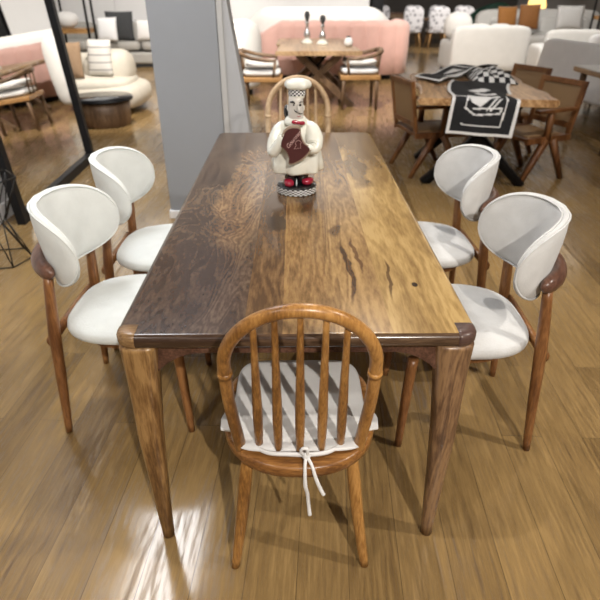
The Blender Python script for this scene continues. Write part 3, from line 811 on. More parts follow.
# ------------------------------------------------------------------ live-edge table with the printed throw (right)
def live_edge(bm, x0, x1, y0, y1, z, th, seed, amp=.03, n=60, taper=0.):
    rnd = random.Random(seed); ph = [rnd.uniform(0, 6) for _ in range(8)]
    def w(v, o): return amp*(.6*math.sin(3.1*v+ph[o])+.35*math.sin(7.7*v+ph[o+1])+.2*math.sin(17*v+ph[o+2]))
    A = [(x0+w(y0+(y1-y0)*i/n, 0), y0+(y1-y0)*i/n) for i in range(n+1)]
    B = [(x1+w(y0+(y1-y0)*i/n, 3), y0+(y1-y0)*i/n) for i in range(n+1)]
    rows = []
    for dz, ins in ((0, .012), (-.006, .003), (-th*.5, -.004), (-th*.85, .008), (-th, .02)):
        rows.append(([bm.verts.new((x+ins, y, z+dz)) for x, y in A], [bm.verts.new((x-ins, y, z+dz)) for x, y in B]))
    for i in range(n):
        bm.faces.new((rows[0][0][i], rows[0][0][i+1], rows[0][1][i+1], rows[0][1][i]))
        bm.faces.new((rows[-1][0][i], rows[-1][1][i], rows[-1][1][i+1], rows[-1][0][i+1]))
        for r in range(len(rows)-1):
            for s in (0, 1): bm.faces.new((rows[r][s][i], rows[r][s][i+1], rows[r+1][s][i+1], rows[r+1][s][i]))
    for e in (0, n):
        loop = [rows[r][0][e] for r in range(len(rows))]+[rows[r][1][e] for r in reversed(range(len(rows)))]
        bm.faces.new(loop)
def build_throw_table():
    t = thing('live_edge_table', 'live-edge slab table with black metal legs carrying the black and white throw', 'table', (1.6, 5.0, 0), math.radians(-7))
    bm = bmesh.new(); live_edge(bm, -.53, .48, -.68, .74, .76, .055, 3, .035); mesh_obj('slab_top', bm, M['slab'], t, smooth=False)
    for sy in (-.38, .42):
        for s in (-1, 1):
            tubeo('leg', [(s*.42, sy, .0), (-s*.30, sy, .70)], .048, M['black'], t, 4, 0, 1.)
        boxo('foot_plate', (0, sy, .70), (.7, .07, .012), M['black'], t)
    boxo('centre_beam', (0, .02, .36), (.05, .8, .05), M['black'], t)
build_throw_table()

def cloth_strip(path, hw, across, nv, nu, matfn, mats, name, parent=None, thick=.004, wob=None):
    """path = list of centre points; across = unit vector or function; grid of quads with per-face material by (u,v) in metres"""
    P = smooth_path(path, nv); bm = bmesh.new(); g = []; acc = [0.]
    for i in range(1, len(P)): acc.append(acc[-1]+(P[i]-P[i-1]).length)
    for i, p in enumerate(P):
        a = across(i/(len(P)-1)) if callable(across) else Vector(across); h = hw(i/(len(P)-1)) if callable(hw) else hw
        row = []
        for k in range(nu+1):
            u = -1+2*k/nu; q = p+a*u*h
            if wob: q = q+wob(u, acc[i], acc[-1])
            row.append(bm.verts.new(q))
        g.append(row)
    for i in range(len(P)-1):
        for k in range(nu):
            f = bm.faces.new((g[i][k], g[i][k+1], g[i+1][k+1], g[i+1][k]))
            f.material_index = matfn(-1+2*(k+.5)/nu, (acc[i]+acc[i+1])/2, acc[-1])
    o = mesh_obj(name, bm, mats, parent)
    md = o.modifiers.new('s', 'SOLIDIFY'); md.thickness = thick; md.offset = 1
    return o

def seg_d(px, py, a, b):
    ax, ay = a; bx, by = b; dx, dy = bx-ax, by-ay; L = dx*dx+dy*dy; t = max(0, min(1, ((px-ax)*dx+(py-ay)*dy)/L)); return math.hypot(px-ax-t*dx, py-ay-t*dy)
def in_poly(x, y, poly):
    c = False; n = len(poly)
    for i in range(n):
        x1, y1 = poly[i]; x2, y2 = poly[(i+1) % n]
        if (y1 > y) != (y2 > y) and x < (x2-x1)*(y-y1)/(y2-y1)+x1: c = not c
    return c
def throw_front(u, v, L):
    X = u*.25; Y = v                     # metres from the hanging hem
    if abs(X) > .25-.022 or Y < .022: return 1
    if abs(Y-.305) < .012 and X < -.03: return 1
    for a, b in (((-.14, .075), (.145, .075)), ((.145, .075), (.165, .40)), ((-.14, .075), (-.14, .08))):
        if seg_d(X, Y, a, b) < .006: return 1
    # lines of a sketched stack of shapes
    white = [[(-.10, .24), (-.03, .21), (.05, .29), (.12, .34), (.11, .41), (.02, .36), (-.06, .33), (-.13, .37), (-.14, .30)],
             [(-.05, .42), (.10, .45), (.12, .52), (.05, .50), (-.02, .53), (-.06, .48)],
             [(-.07, .56), (.04, .58), (.10, .66), (.04, .72), (-.04, .68), (-.09, .62)]]
    for w in white:
        if in_poly(X, Y, w): return 1
    for a, b in (((-.14, .20), (-.06, .15)), ((-.06, .15), (.12, .17)), ((.12, .17), (.13, .21)), ((.13, .21), (-.08, .195)), ((.02, .19), (.09, .30)), ((.05, .19), (.12, .29)), ((-.14, .20), (-.13, .30))):
        if seg_d(X, Y, a, b) < .006: return 1
    return 0
def build_throw():
    t = thing('printed_throw', 'black and white printed throw draped over the live-edge table', 'throw', (0, 0, 0))
    zt = .7625
    fx = 1.0
    path = [(1.425, 4.262, .50), (1.435, 4.268, .60), (1.445, 4.275, .70), (1.452, 4.285, .748), (1.46, 4.32, zt+.004), (1.475, 4.42, zt+.003), (1.50, 4.62, zt+.004), (1.56, 4.85, zt+.012), (1.64, 5.05, zt+.02)]
    an = math.radians(-13)
    cloth_strip(path, .25, (math.cos(an), math.sin(an), -.03), 14, 60, throw_front, [M['print_black'], M['print_white']], 'front_length', t,
                wob=lambda u, s, L: Vector((0, -.010*math.cos(u*5)*max(0, 1-s/.28), .004*math.sin(u*7+s*9) if s > .35 else 0)))
    # the length folded towards the left corner
    def mf(u, v, L):
        if abs(u) > .86 or v < .03: return 1
        if .33 < v < .52 and (u > -.35) and not (abs((v-.33)/.19-(u+.35)/1.1) < .22): return 1
        if abs(v-.60) < .018: return 1
        return 0
    path = [(1.20, 5.22, zt+.012), (1.32, 5.36, zt+.014), (1.48, 5.52, zt+.022), (1.62, 5.60, zt+.05), (1.76, 5.66, zt+.075), (1.86, 5.68, zt+.06)]
    cloth_strip(path, .19, (.42, -.9, 0), 16, 24, mf, [M['print_black'], M['print_white']], 'folded_length', t,
                wob=lambda u, s, L: Vector((0, 0, .045*max(0, u)**2*s/L+.012*(1+math.sin(s*14)))))
    # bunched checker part
    bm = bmesh.new(); n = 34
    for s in (1,):
        g = [[None]*(n+1) for _ in range(n+1)]
        for i in range(n+1):
            for j in range(n+1):
                u, v = -1+2*i/n, -1+2*j/n
                e = max(0, (1-u**4)*(1-v**4))
                z = zt+.012+e*(.085+.014*math.sin(4*u+1)*math.cos(5*v)+.008*math.sin(8*u+3*v))
                g[i][j] = bm.verts.new((1.80+u*.185+.03*v, 5.33+v*.29-.04*u, z))
        for i in range(n):
            for j in range(n):
                f = bm.faces.new((g[i][j], g[i+1][j], g[i+1][j+1], g[i][j+1])); f.material_index = 1 if ((i//4)+(j//3)) % 2 else 0
    o = mesh_obj('checker_fold', bm, [M['print_black'], M['print_white']], t); md = o.modifiers.new('s', 'SOLIDIFY'); md.thickness = .008; md.offset = -1
build_throw()

def build_cane_chair(label, loc, rz):
    """low armchair with inverted V legs; faces +X"""
    t = thing('cane_armchair', label, 'chair', loc, rz)
    W_ = .26; w = M['teak']
    def bar(name, a, b, s1, s2=None, par=t):
        return tubeo(name, [a, b], [s1, s2 or s1], w, par, 4, 0, 1.)
    for s in (-1, 1):
        # V legs
        bar('leg', (-.27, s*W_, .0), (-.05, s*W_, .40), .026, .042)
        bar('leg', (.25, s*W_, .0), (.03, s*W_, .40), .026, .042)
        bar('arm_post', (.02, s*W_, .38), (.03, s*W_, .645), .036, .030)
        boxo('armrest', (-.03, s*(W_), .655), (.46, .065, .028), w, t, .006)
        boxo('side_rail', (0, s*W_, .40), (.52, .032, .055), w, t, .004)
    # seat with cane
    sf = boxo('seat_frame', (0, 0, .405), (.50, .50, .03), w, t, .004)
    boxo('cane_seat', (0, 0, .423), (.40, .40, .008), M['cane'], t, .002)
    # back: frame + cane, tilted backwards
    R = Matrix.Rotation(math.radians(-10), 3, 'Y')
    bm = bmesh.new()
    for (c, s) in (((0, -.245, .22), (.032, .05, .46)), ((0, .245, .22), (.032, .05, .46)), ((0, 0, .425), (.03, .45, .05)), ((0, 0, .06), (.03, .45, .05))):
        vs = box(bm, c, s); bmesh.ops.rotate(bm, verts=vs, cent=(0, 0, 0), matrix=R); bmesh.ops.translate(bm, verts=vs, vec=(-.25, 0, .44))
    bk = mesh_obj('back_frame', bm, w, t, smooth=False, bevel=.005)
    bm = bmesh.new(); vs = box(bm, (0, 0, .24), (.008, .45, .33)); bmesh.ops.rotate(bm, verts=vs, cent=(0, 0, 0), matrix=R); bmesh.ops.translate(bm, verts=vs, vec=(-.25, 0, .44))
    mesh_obj('cane_back', bm, M['cane'], t, smooth=False)
    return t
cc = build_cane_chair('teak and cane armchair with V legs on the left side of the live-edge table', (1.24, 5.10, 0), math.radians(12)); cc.scale = (.93,)*3
copy_thing(cc, (2.08, 4.90, 0), math.radians(203), 'teak and cane armchair right of the live-edge table, the nearer of two')
copy_thing(cc, (2.14, 5.78, 0), math.radians(203), 'teak and cane armchair right of the live-edge table, the farther of two')

# ------------------------------------------------------------------ trestle table behind, in the middle
def build_trestle():
    t = thing('trestle_table', 'brown slab table with crossed trestle legs in front of the pink sofa', 'table', (.36, 9.2, 0))
    bm = bmesh.new(); live_edge(bm, -.60, .56, -1.12, 1.2, .77, .06, 9, .05); mesh_obj('slab_top', bm, M['slab_far'], t, smooth=False)
    for sy in (-.85, .8):
        for s in (-1, 1):
            bm = bmesh.new(); tube(bm, [(s*.50, sy, .0), (-s*.30, sy, .71)], .062, 4); mesh_obj('leg', bm, M['brown_wood'], t, smooth=False)
    for s in (-1, 1):
        tubeo('brace', [(s*.22, 0., .18), (-s*.22, .05, .70)], .022, M['black'], t, 8)
build_trestle()
def candlestick(label, loc, h):
    t = thing('candlestick', label, 'candlestick', loc)
    k = h/.45
    latheo('base', [(.085, 0), (.09, .01), (.085, .03), (.06, .05), (.035, .07)], M['ceramic'], t, 24)
    latheo('stem', [(.032, .065), (.05, .10*k), (.045, .16*k), (.022, .2*k), (.02, .26*k), (.035, .29*k), (.018, .32*k)], M['silver'], t, 24)
    latheo('cup', [(.018, .315*k), (.03, .34*k), (.045, .39*k), (.04, .42*k), (.02, .45*k)], M['charcoal'], t, 24)
candlestick('taller silver candlestick on the trestle table, the left one', (.21, 9.35, .77), .45)
candlestick('shorter candlestick with dark cup on the trestle table, the right one', (.44, 9.15, .77), .40)
def build_wood_armchair(label, loc, rz):
    t = thing('wooden_armchair', label, 'chair', loc, rz)   # faces +X
    for sx in (-1, 1):
        for sy in (-1, 1): tubeo('leg', [(sx*.24, sy*.27, 0), (sx*.235, sy*.265, .24), (sx*.23, sy*.26, .44)], [.022, .026, .028], M['brown_wood'], t, 10)
    boxo('seat_frame', (0, 0, .43), (.56, .60, .06), M['shelf_wood'], t, .01)
    for s in (-1, 1): tubeo('arm_post', [(.16, s*.27, .45), (.19, s*.29, .66)], .018, M['brown_wood'], t, 10)
    pts = [(.20, .30, .67), (.05, .32, .68), (-.15, .31, .71), (-.27, .20, .75), (-.30, 0, .76), (-.27, -.20, .75), (-.15, -.31, .71), (.05, -.32, .68), (.20, -.30, .67)]
    tubeo('arm_rail', pts, [.018, .024, .026, .03, .036, .03, .026, .024, .018], M['brown_wood'], t, 10, 5)
    for s in (-.14, 0, .14): tubeo('back_post', [(-.25, s, .45), (-.285, s, .74)], .012, M['brown_wood'], t, 8)
    return t
wa = build_wood_armchair('wooden armchair with white cushions on the left of the trestle table', (-.44, 8.15, 0), 0)
copy_thing(wa, (.93, 8.35, 0), PI, 'wooden armchair with white cushions on the right of the trestle table')
for (x, y, side) in ((-.44, 8.15, 'left'), (.93, 8.35, 'right')):
    for k, z in enumerate((.462, .562)):
        t = thing('seat_cushion', ('lower' if k == 0 else 'upper')+' white cushion stacked on the '+side+' wooden armchair by the trestle table', 'cushion', (x, y, z), .05*k)
        pillowo('cushion_pad', (0, 0, .048), (.26-.03*k, .26-.02*k, .048), M['white_cloth'] if k else M['lt_grey'] if side == 'right' else M['white_cloth'], t, .55, .35)
t = thing('white_vase', 'small round white ornament on the right end of the trestle table', 'ornament', (.86, 8.5, .77))
t.location = (.80, 8.72, .77)
latheo('bowl', [(.03, 0), (.06, .03), (.068, .07), (.05, .11), (.03, .13)], M['print_white'], t, 20)
latheo('rim', [(.03, .128), (.038, .135), (.03, .142)], M['charcoal'], t, 20)

# ------------------------------------------------------------------ sofas
def channel_sofa():
    """pink channel-tufted sofa seen from behind"""
    t = thing('channel_sofa', 'pink channel-tufted sofa behind the trestle table', 'sofa', (.68, 11.55, 0))
    # plan path of the back: runs along -Y side and curls round both ends
    path = [(-1.32, .55), (-1.36, .12), (-1.22, -.22), (-.85, -.36)]+[(-.85+1.9*i/10, -.36) for i in range(1, 10)]+[(1.05, -.36), (1.28, -.25), (1.38, .02), (1.36, .5)]
    P = smooth_path([(x, y, 0) for x, y in path], 8); acc = [0.]
    for i in range(1, len(P)): acc.append(acc[-1]+(P[i]-P[i-1]).length)
    bm = bmesh.new(); rings = []
    for i, p in enumerate(P):
        tt = (P[min(i+1, len(P)-1)]-P[max(i-1, 0)]).normalized(); nn = Vector((tt.y, -tt.x, 0))
        c = abs(math.sin(PI*acc[i]/.27))**.5*.050
        H = 1.0 if p.x > -.9 else 1.0-.25*min(1, (-.9-p.x)/.45)
        ring = []
        for (o, z) in ((.0, .08), (.10+c, .10), (.12+c, .5), (.12+c, H-.10), (.09+c*.8, H-.03), (.03, H+c*.3), (-.03, H+c*.3), (-.09-c*.8, H-.03), (-.12-c, H-.10), (-.12-c, .4), (-.1, .1)):
            ring.append(bm.verts.new(p+nn*o+Vector((0, 0, z))))
        rings.append(ring)
    m = len(rings[0])
    for i in range(len(rings)-1):
        for k in range(m): bm.faces.new((rings[i][k], rings[i][(k+1) % m], rings[i+1][(k+1) % m], rings[i+1][k]))
    bm.faces.new(rings[0][::-1]); bm.faces.new(rings[-1]); mesh_obj('back', bm, M['pink'], t)
    pillowo('seat', (0, .2, .28), (1.22, .46, .17), M['pink'], t, .3, .3)
    boxo('plinth', (0, .1, .04), (2.4, .75, .08), M['charcoal'], t, .01)
channel_sofa()
def block_sofa(name, label, loc, rz, w, d, mat, h=.78, arm=.22, seat=.44, parts=2, backr=.12, arms=(1, 1), cat='sofa'):
    """upholstered sofa facing -Y before rotation"""
    t = thing(name, label, cat, loc, rz)
    boxo('plinth', (0, 0, .035), (w*.92, d*.88, .07), M['charcoal'], t, .01)
    boxo('base', (0, 0, .19), (w, d, .24), mat, t, .06)
    pillowo('back', (0, d/2-.13, (h+.1)/2), (w/2, .15, (h-.1)/2), mat, t, .28, .28)
    for s, on in zip((-1, 1), arms):
        if on: pillowo('armrest', (s*(w/2-arm/2), -.01, .34), (arm/2+.01, d/2, .28), mat, t, .35, .3)
    iw = w-arm*sum(arms); x0 = -w/2+(arm if arms[0] else 0)
    for k in range(parts):
        cw = iw/parts
        pillowo('seat_cushion', (x0+cw*(k+.5), -.1, seat-.03), (cw/2-.005, d/2-.13, .1), mat, t, .35, .25)
        pillowo('back_cushion', (x0+cw*(k+.5), d/2-.30, seat+.22), (cw/2-.01, .11, .2), mat, t, .45, .35)
    return t
# white sofa behind the pink one
def round_sofa(label, loc, w, mat, h, rz=0.):
    t = thing('curved_sofa', label, 'sofa', loc, rz)
    P = smooth_path([(-w/2, .45, 0), (-w/2+.03, 0, 0), (-w/2+.4, -.35, 0), (-w/4, -.42, 0), (w/4, -.42, 0), (w/2-.4, -.35, 0), (w/2-.03, 0, 0), (w/2, .45, 0)], 8)
    bm = bmesh.new(); rings = []
    for i, p in enumerate(P):
        tt = (P[min(i+1, len(P)-1)]-P[max(i-1, 0)]).normalized(); nn = Vector((tt.y, -tt.x, 0)); u = abs(p.x)/(w/2)
        H = h*(1-.4*max(0, (u-.62)/.38)**2)
        rings.append([bm.verts.new(p+nn*.17*math.cos(2*PI*k/20)+Vector((0, 0, .06+(H-.06)*(.5+.5*spow(math.sin(2*PI*k/20), .45))))) for k in range(20)])
    for i in range(len(rings)-1):
        for k in range(20): bm.faces.new((rings[i][k], rings[i][(k+1) % 20], rings[i+1][(k+1) % 20], rings[i+1][k]))
    bm.faces.new(rings[0][::-1]); bm.faces.new(rings[-1]); mesh_obj('back', bm, mat, t)
    pillowo('seat', (0, .15, .28), (w/2-.1, .5, .2), mat, t, .35, .45)
    boxo('plinth', (0, .1, .035), (w*.8, .6, .07), M['charcoal'], t, .01)
    return t
round_sofa('white rounded sofa behind the pink sofa', (.55, 13.3, 0), 3.3, M['white_sofa'], 1.2)
# white lounge chair peeping out right of the pillar
def tub_chair(label, loc, rz, mat, h=.95, w=.9, name='tub_chair'):
    t = thing(name, label, 'armchair', loc, rz)
    bm = bmesh.new(); rings = []; n = 36
    for i in range(n+1):
        a = math.radians(-130+260*i/n); H = h*(.62+.38*math.cos(a/2.6)**2*(1 if abs(a) < 1.6 else 1))
        H = h*(1-.42*(abs(a)/math.radians(130))**1.6)
        c = Vector((math.sin(a)*w/2*.86, -math.cos(a)*w/2*.86, 0)); nn = c.normalized()
        rings.append([bm.verts.new(c+nn*.09*math.cos(2*PI*k/16)+Vector((0, 0, .1+(H-.1)*(.5+.5*spow(math.sin(2*PI*k/16), .5))))) for k in range(16)])
    for i in range(n):
        for k in range(16): bm.faces.new((rings[i][k], rings[i][(k+1) % 16], rings[i+1][(k+1) % 16], rings[i+1][k]))
    bm.faces.new(rings[0][::-1]); bm.faces.new(rings[-1]); mesh_obj('back', bm, mat, t)
    pillowo('seat', (0, .04, .32), (w/2*.8, w/2*.84, .13), mat, t, .4, .6)
    latheo('plinth', [(w*.36, 0), (w*.36, .1), (w*.4, .2)], M['charcoal'], t, 24)
    return t
tub_chair('white lounge chair beside the pillar, left of the pink sofa', (-1.12, 9.6, 0), .7, M['white_sofa'], 1.12, 1.2)

# ---- left background group
def build_coffee():
    t = thing('coffee_table', 'low round coffee table with smoked glass top in front of the cream sofa', 'table', (-2.40, 7.15, 0))
    latheo('glass_top', [(.36, .325), (.365, .33), (.365, .34), (.36, .345)], M['smoke_glass'], t, 48)
    latheo('rim', [(.34, .30), (.37, .302), (.372, .324), (.34, .325)], M['black'], t, 48)
    latheo('drum', [(.29, .003), (.31, .008), (.32, .15), (.33, .30)], M['brown_wood'], t, 40)
build_coffee()
def build_cream_sofa():
    t = thing('cream_sofa', 'cream boucle sofa with rounded arm behind the coffee table', 'sofa', (-3.36, 8.2, 0), 0)
    pillowo('base', (0, 0, .22), (1.28, .62, .20), M['cream_sofa'], t, .5, .5)
    pillowo('seat', (-.05, -.05, .38), (1.18, .55, .10), M['cream_sofa'], t, .5, .5)
    pillowo('back', (-.2, .52, .44), (1.05, .16, .26), M['cream_sofa'], t, .5, .4)
    pillowo('armrest', (.76, .10, .53), (.34, .34, .24), M['cream_sofa'], t, .7, .7, rot=Matrix.Rotation(-.15, 3, 'Y'))
    boxo('plinth', (0, 0, .02), (1.9, .8, .04), M['brown_wood'], t, .01)
build_cream_sofa()
throw_cushion('tan leather cushion on the cream sofa, beside the mirror', (-2.94, 7.72, .47), .34, .44, .15, M['tan'], .05, .15)
throw_cushion('white cushion with grey stripes on the cream sofa', (-2.60, 7.92, .48), .34, .46, .16, M['striped'], -.1, .2)
block_sofa('grey_sofa', 'light grey sectional sofa behind the cream sofa', (-3.95, 13.7, 0), 0, 4.0, 1.2, M['grey_sofa'], .72, .3, .46, 3)
throw_cushion('light grey cushion on the grey sofa, in front of the charcoal one', (-4.02, 13.05, .53), .44, .48, .16, M['lt_grey'], 0, .2)
throw_cushion('charcoal square cushion on the grey sofa', (-3.80, 13.28, .53), .60, .58, .16, M['charcoal'], 0, .15)
throw_cushion('white cushion on the grey sofa, beside the pillar', (-3.22, 13.2, .53), .46, .42, .16, M['white_cloth'], -.1, .15)
def build_shelf(label, loc, rz, w, h, d, levels):
    t = thing('metal_shelf', label, 'shelf', loc, rz)
    for sx in (-1, 1):
        for sy in (-1, 1): tubeo('post', [(sx*w/2, sy*d/2, 0), (sx*w/2, sy*d/2, h)], .022, M['black'], t, 4)
    for z in levels: boxo('shelf_board', (0, 0, z), (w-.03, d, .07), M['shelf_wood'], t, .004)
    return t
build_shelf('black metal shelf with wooden boards behind the cream sofa', (-3.50, 9.75, 0), 0, .50, 2.2, .32, (.25, .93, 1.6))
t = thing('white_bowl', 'round white bowl on the wooden shelf at the left', 'bowl', (-3.62, 9.75, .967))
latheo('bowl', [(.07, 0), (.15, .05), (.18, .13), (.15, .20), (.06, .235)], M['print_white'], t, 24)
boxo('foot', (0, 0, .004), (.1, .1, .006), M['charcoal'], t, .001)

# ---- right background group
block_sofa('white_sofa', 'off-white block sofa seen from behind, beyond the live-edge table', (3.92, 12.3, 0), PI, 1.55, 1.1, M['white_sofa'], .90, .34, .5, 2)
t = thing('bolster', 'round off-white cushion on top of the off-white block sofa', 'cushion', (3.38, 11.86, .99))
t.location = (3.35, 12.3, .62)
pillowo('bolster_cover', (0, 0, .25), (.28, .22, .25), M['white_sofa'], t, .8, .8)
block_sofa('corner_sofa', 'long white sofa with the orange cushions at the upper right', (5.9, 14.2, 0), 0, 3.0, 1.2, M['white_sofa'], 1.12, .3, .55, 2)
block_sofa('ottoman_sofa', 'white armless sofa section between the corner sofa and the live-edge table', (5.15, 11.0, 0), math.radians(-8), 1.3, .9, M['white_sofa'], .62, .2, .45, 1, arms=(1, 0))
throw_cushion('orange velvet cushion on the long white sofa, the left one of the pair', (4.80, 13.62, .72), .46, .48, .16, M['orange'], .1, .2)
throw_cushion('darker orange cushion on the long white sofa, the right one of the pair', (5.29, 13.62, .72), .46, .52, .16, M['rust'], -.1, .2)
throw_cushion('white square cushion at the right end of the long white sofa', (6.2, 13.6, .72), .6, .5, .18, M['white_cloth'], -.1, .2)
def lounge(label, loc, rz, w, h):
    t = thing('lounge_chair', label, 'chair', loc, rz)
    pillowo('back', (0, .0, h/2+.16), (w/2, .11, h/2-.1), M['lt_grey'], t, .25, .28, rot=Matrix.Rotation(-.12, 3, 'X'))
    pillowo('seat', (0, .48, .36), (w/2, .45, .11), M['lt_grey'], t, .3, .3)
    for s in (-1, 1):
        tubeo('leg', [(s*(w/2-.08), .12, 0), (s*(w/2-.1), .12, .28)], .018, M['black'], t, 8)
        tubeo('leg', [(s*(w/2-.08), .85, 0), (s*(w/2-.1), .82, .28)], .018, M['black'], t, 8)
    return t
l1 = lounge('light grey lounge sofa seen from behind, right of the cane armchairs', (3.68, 7.45, 0), math.radians(-82), 1.8, .86)
copy_thing(l1, (4.75, 8.3, 0), math.radians(-80), 'light grey lounge chair behind the larger one at the right edge')
bpy.context.view_layer.update()
t = thing('dining_table', 'white-topped wooden table cut off by the right edge of the photo', 'table', (3.74, 5.95, 0))
boxo('tabletop', (0, 0, .735), (1.3, .95, .05), M['slab_far'], t, .01)
boxo('white_inlay', (0, 0, .766), (1.30, .95, .010), M['print_white'], t, .002)
for sx in (-1, 1):
    for sy in (-1, 1): tubeo('leg', [(sx*.58, sy*.40, 0), (sx*.56, sy*.38, .71)], [.02, .035], M['brown_wood'], t, 10)
build_shelf('black metal shelf with wooden boards at the upper right corner', (6.6, 12.2, 0), math.radians(0), 1.0, 2.2, .3, (.3, 1.02, 1.5))
block_sofa('charcoal_sofa', 'charcoal armchair with a white cushion at the right edge', (6.2, 9.75, 0), math.radians(-70), .95, .9, M['charcoal'], .72, .16, .4, 1)
throw_cushion('white cushion on the charcoal armchair at the right edge', (5.98, 9.67, .5), .62, .55, .2, M['white_cloth'], math.radians(-55), .2)
# patterned chairs far back
def pat_chair(label, loc, rz):
    t = thing('patterned_chair', label, 'chair', loc, rz, 'patterned chairs at the far back')
    pillowo('seat', (0, 0, .47), (.30, .30, .08), M['patterned'], t, .5, .5)
    pillowo('back', (0, .25, .78), (.30, .07, .32), M['patterned'], t, .5, .6)
    for sx in (-1, 1):
        for sy in (-1, 1): tubeo('leg', [(sx*.27, sy*.27, 0), (sx*.2, sy*.2, .42)], [.016, .028], M['shelf_wood'], t, 8)
    return t
lab = 'grey and white patterned dining chair with light wood legs at the far back'
p0 = pat_chair(lab, (3.55, 18.2, 0), PI)
for (x, y, r) in ((4.3, 18.1, PI), (5.05, 18.2, PI), (3.9, 19.6, 0), (4.7, 19.6, 0), (5.5, 19.5, 0), (2.9, 19.4, .3)):
    copy_thing(p0, (x, y, 0), r, lab, 'patterned chairs at the far back')
t = thing('dining_table', 'long dark dining table among the patterned chairs at the far back', 'table', (4.3, 18.9, 0))
boxo('tabletop', (0, 0, .74), (2.6, .8, .05), M['brown_wood'], t, .01)
for sx in (-1, 1): boxo('leg', (sx*1.0, 0, .355), (.08, .6, .71), M['brown_wood'], t, .004)
t = thing('sideboard', 'dark brown sideboard at the far back, seen past the right end of the pink sofa', 'cabinet', (3.15, 20.9, 0))
boxo('body', (0, 0, .45), (1.3, .45, .74), M['brown_wood'], t, .008)
for s in (-1, 1):
    dd = boxo('door', (s*.32, -.23, .45), (.6, .02, .68), M['brown_wood'], t, .004); boxo('handle', (s*.05, -.25, .5), (.012, .02, .15), M['silver'], dd, .002)
    for sy in (-.15, .15): boxo('leg', (s*.55, sy, .04), (.05, .05, .08), M['black'], t, .002)
boxo('top', (0, 0, .84), (1.36, .5, .04), M['walnut_dark'], t, .006)
t = tub_chair('dark green velvet armchair at the far back behind the off-white sofa', (5.2, 16.2, 0), .2, M['green'], 1.25, 1.2)
t = thing('table_lamp', 'small glowing amber lamp at the top right behind the long white sofa', 'lamp', (6.2, 15.6, 0))
latheo('lamp_stand', [(.14, 0), (.14, .02), (.02, .04), (.02, 1.1)], M['black'], t, 20)
latheo('lamp_shade', [(.18, 1.1), (.24, 1.12), (.18, 1.38), (.1, 1.4)], M['yellow'], t, 24)

# ------------------------------------------------------------------ ceiling light and added fill panels
def ceiling_or_fill_light(label, lo, hi, mat):
    t = thing('ceiling_or_fill_light', label, 'ceiling light', ((lo[0]+hi[0])/2, (lo[1]+hi[1])/2, CH-.03))
    w, d = hi[0]-lo[0], hi[1]-lo[1]
    boxo('diffuser', (0, 0, 0), (w, d, .02), mat, t, 0)
    bm = bmesh.new()
    for c, s in (((0, -d/2-.02, .005), (w+.08, .04, .05)), ((0, d/2+.02, .005), (w+.08, .04, .05)), ((-w/2-.02, 0, .005), (.04, d, .05)), ((w/2+.02, 0, .005), (.04, d, .05))): box(bm, c, s)
    mesh_obj('light_frame', bm, M['ceiling'], t, smooth=False)
ceiling_or_fill_light('bright white ceiling panel mirrored in the floor beside the near left table leg', (-1.65, 2.6), (-.95, 4.4), M['panel_emit'])
ceiling_or_fill_light('added soft fill light panel behind the camera', (-1.4, -3.), (1.4, -1.2), M['fill_emit_dim'])  # unseen panel added to fill the foreground with soft light
ceiling_or_fill_light('added soft fill light panel over the sofas on the right', (3., 10.), (6., 13.), M['fill_emit'])  # this and the next two: unseen panels added as fill for the background
ceiling_or_fill_light('added soft fill light panel over the sofas on the left', (-5., 9.), (-2.8, 13.), M['fill_emit'])
ceiling_or_fill_light('added soft fill light panel over the pink sofa', (-1., 10.), (1.5, 12.5), M['fill_emit'])

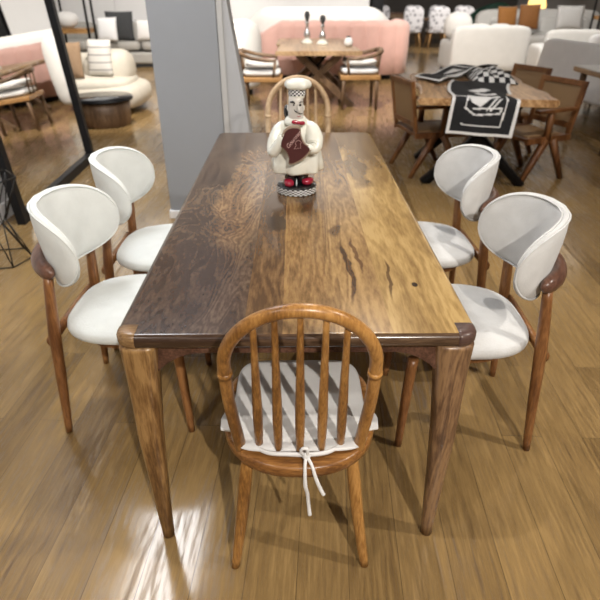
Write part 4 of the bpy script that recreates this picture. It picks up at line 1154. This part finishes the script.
def spot(loc, target, energy, angle=60, blend=.4, rad=.04, col=(1, .93, .84)):
    l = D.lights.new('spot', 'SPOT'); l.energy = energy; l.spot_size = math.radians(angle); l.spot_blend = blend; l.shadow_soft_size = rad; l.color = col
    o = D.objects.new('spot_lamp', l); COL.objects.link(o); o.location = loc
    o.rotation_euler = (Vector(target)-Vector(loc)).to_track_quat('-Z', 'Y').to_euler(); return o
spot((2.7, .55, 3.3), (.1, 1.3, .3), 270, 70)
spot((.95, -2.0, 3.3), (.1, 1.5, .3), 560, 60, .4, .03)
spot((.6, 3.9, 3.4), (.2, 1.9, .3), 210, 85, .6)
spot((-1.5, -.4, 3.4), (-.6, 2.0, .4), 90, 75, .6, .06, (1, .95, .88))
spot((2.6, 2.6, 3.4), (1.7, 5.2, .6), 200, 80, .5)
spot((.3, 6.2, 3.4), (.4, 9.4, .6), 800, 80, .5)
spot((-1.6, 6.2, 3.4), (-2.8, 9.0, .4), 650, 80, .5)
spot((3.6, 8.6, 3.4), (4.2, 11.6, .6), 450, 90, .5)
spot((4.3, 15.5, 3.4), (4.4, 19, .6), 620, 90, .5)
spot((-.6, 2.4, 3.4), (-1.2, 5.5, 1.), 120, 70, .6)

spot((-2.5, 10.6, 3.4), (-3.4, 13.6, .8), 380, 90, .5)
spot((.3, 11.5, 3.4), (.5, 14.2, .9), 320, 90, .5)

# ------------------------------------------------------------------ world, camera, view
w = D.worlds.new('world'); bpy.context.scene.world = w; w.use_nodes = True
w.node_tree.nodes['Background'].inputs[0].default_value = (.8, .85, .9, 1); w.node_tree.nodes['Background'].inputs[1].default_value = .3
cam = D.cameras.new('camera'); co = D.objects.new('camera', cam); COL.objects.link(co)
cam.sensor_width = 36; cam.lens = 540/600*36; cam.clip_end = 100
co.location = (-.005, 0, 1.47); co.rotation_euler = (math.radians(90-29.7), 0, math.radians(-.64))
cam.dof.use_dof = True; cam.dof.focus_distance = 1.45; cam.dof.aperture_fstop = 32.4/1000/.0082
sc = bpy.context.scene; sc.camera = co
sc.view_settings.view_transform = 'Standard'; sc.view_settings.look = 'None'; sc.view_settings.exposure = .08; sc.view_settings.gamma = 1; sc.view_settings.use_curve_mapping = False
sc.cycles.use_denoising = True
sc.cycles.max_bounces = 7; sc.cycles.diffuse_bounces = 4; sc.cycles.glossy_bounces = 4
sc.cycles.sample_clamp_indirect = 6
D.materials.remove(M['checker'])
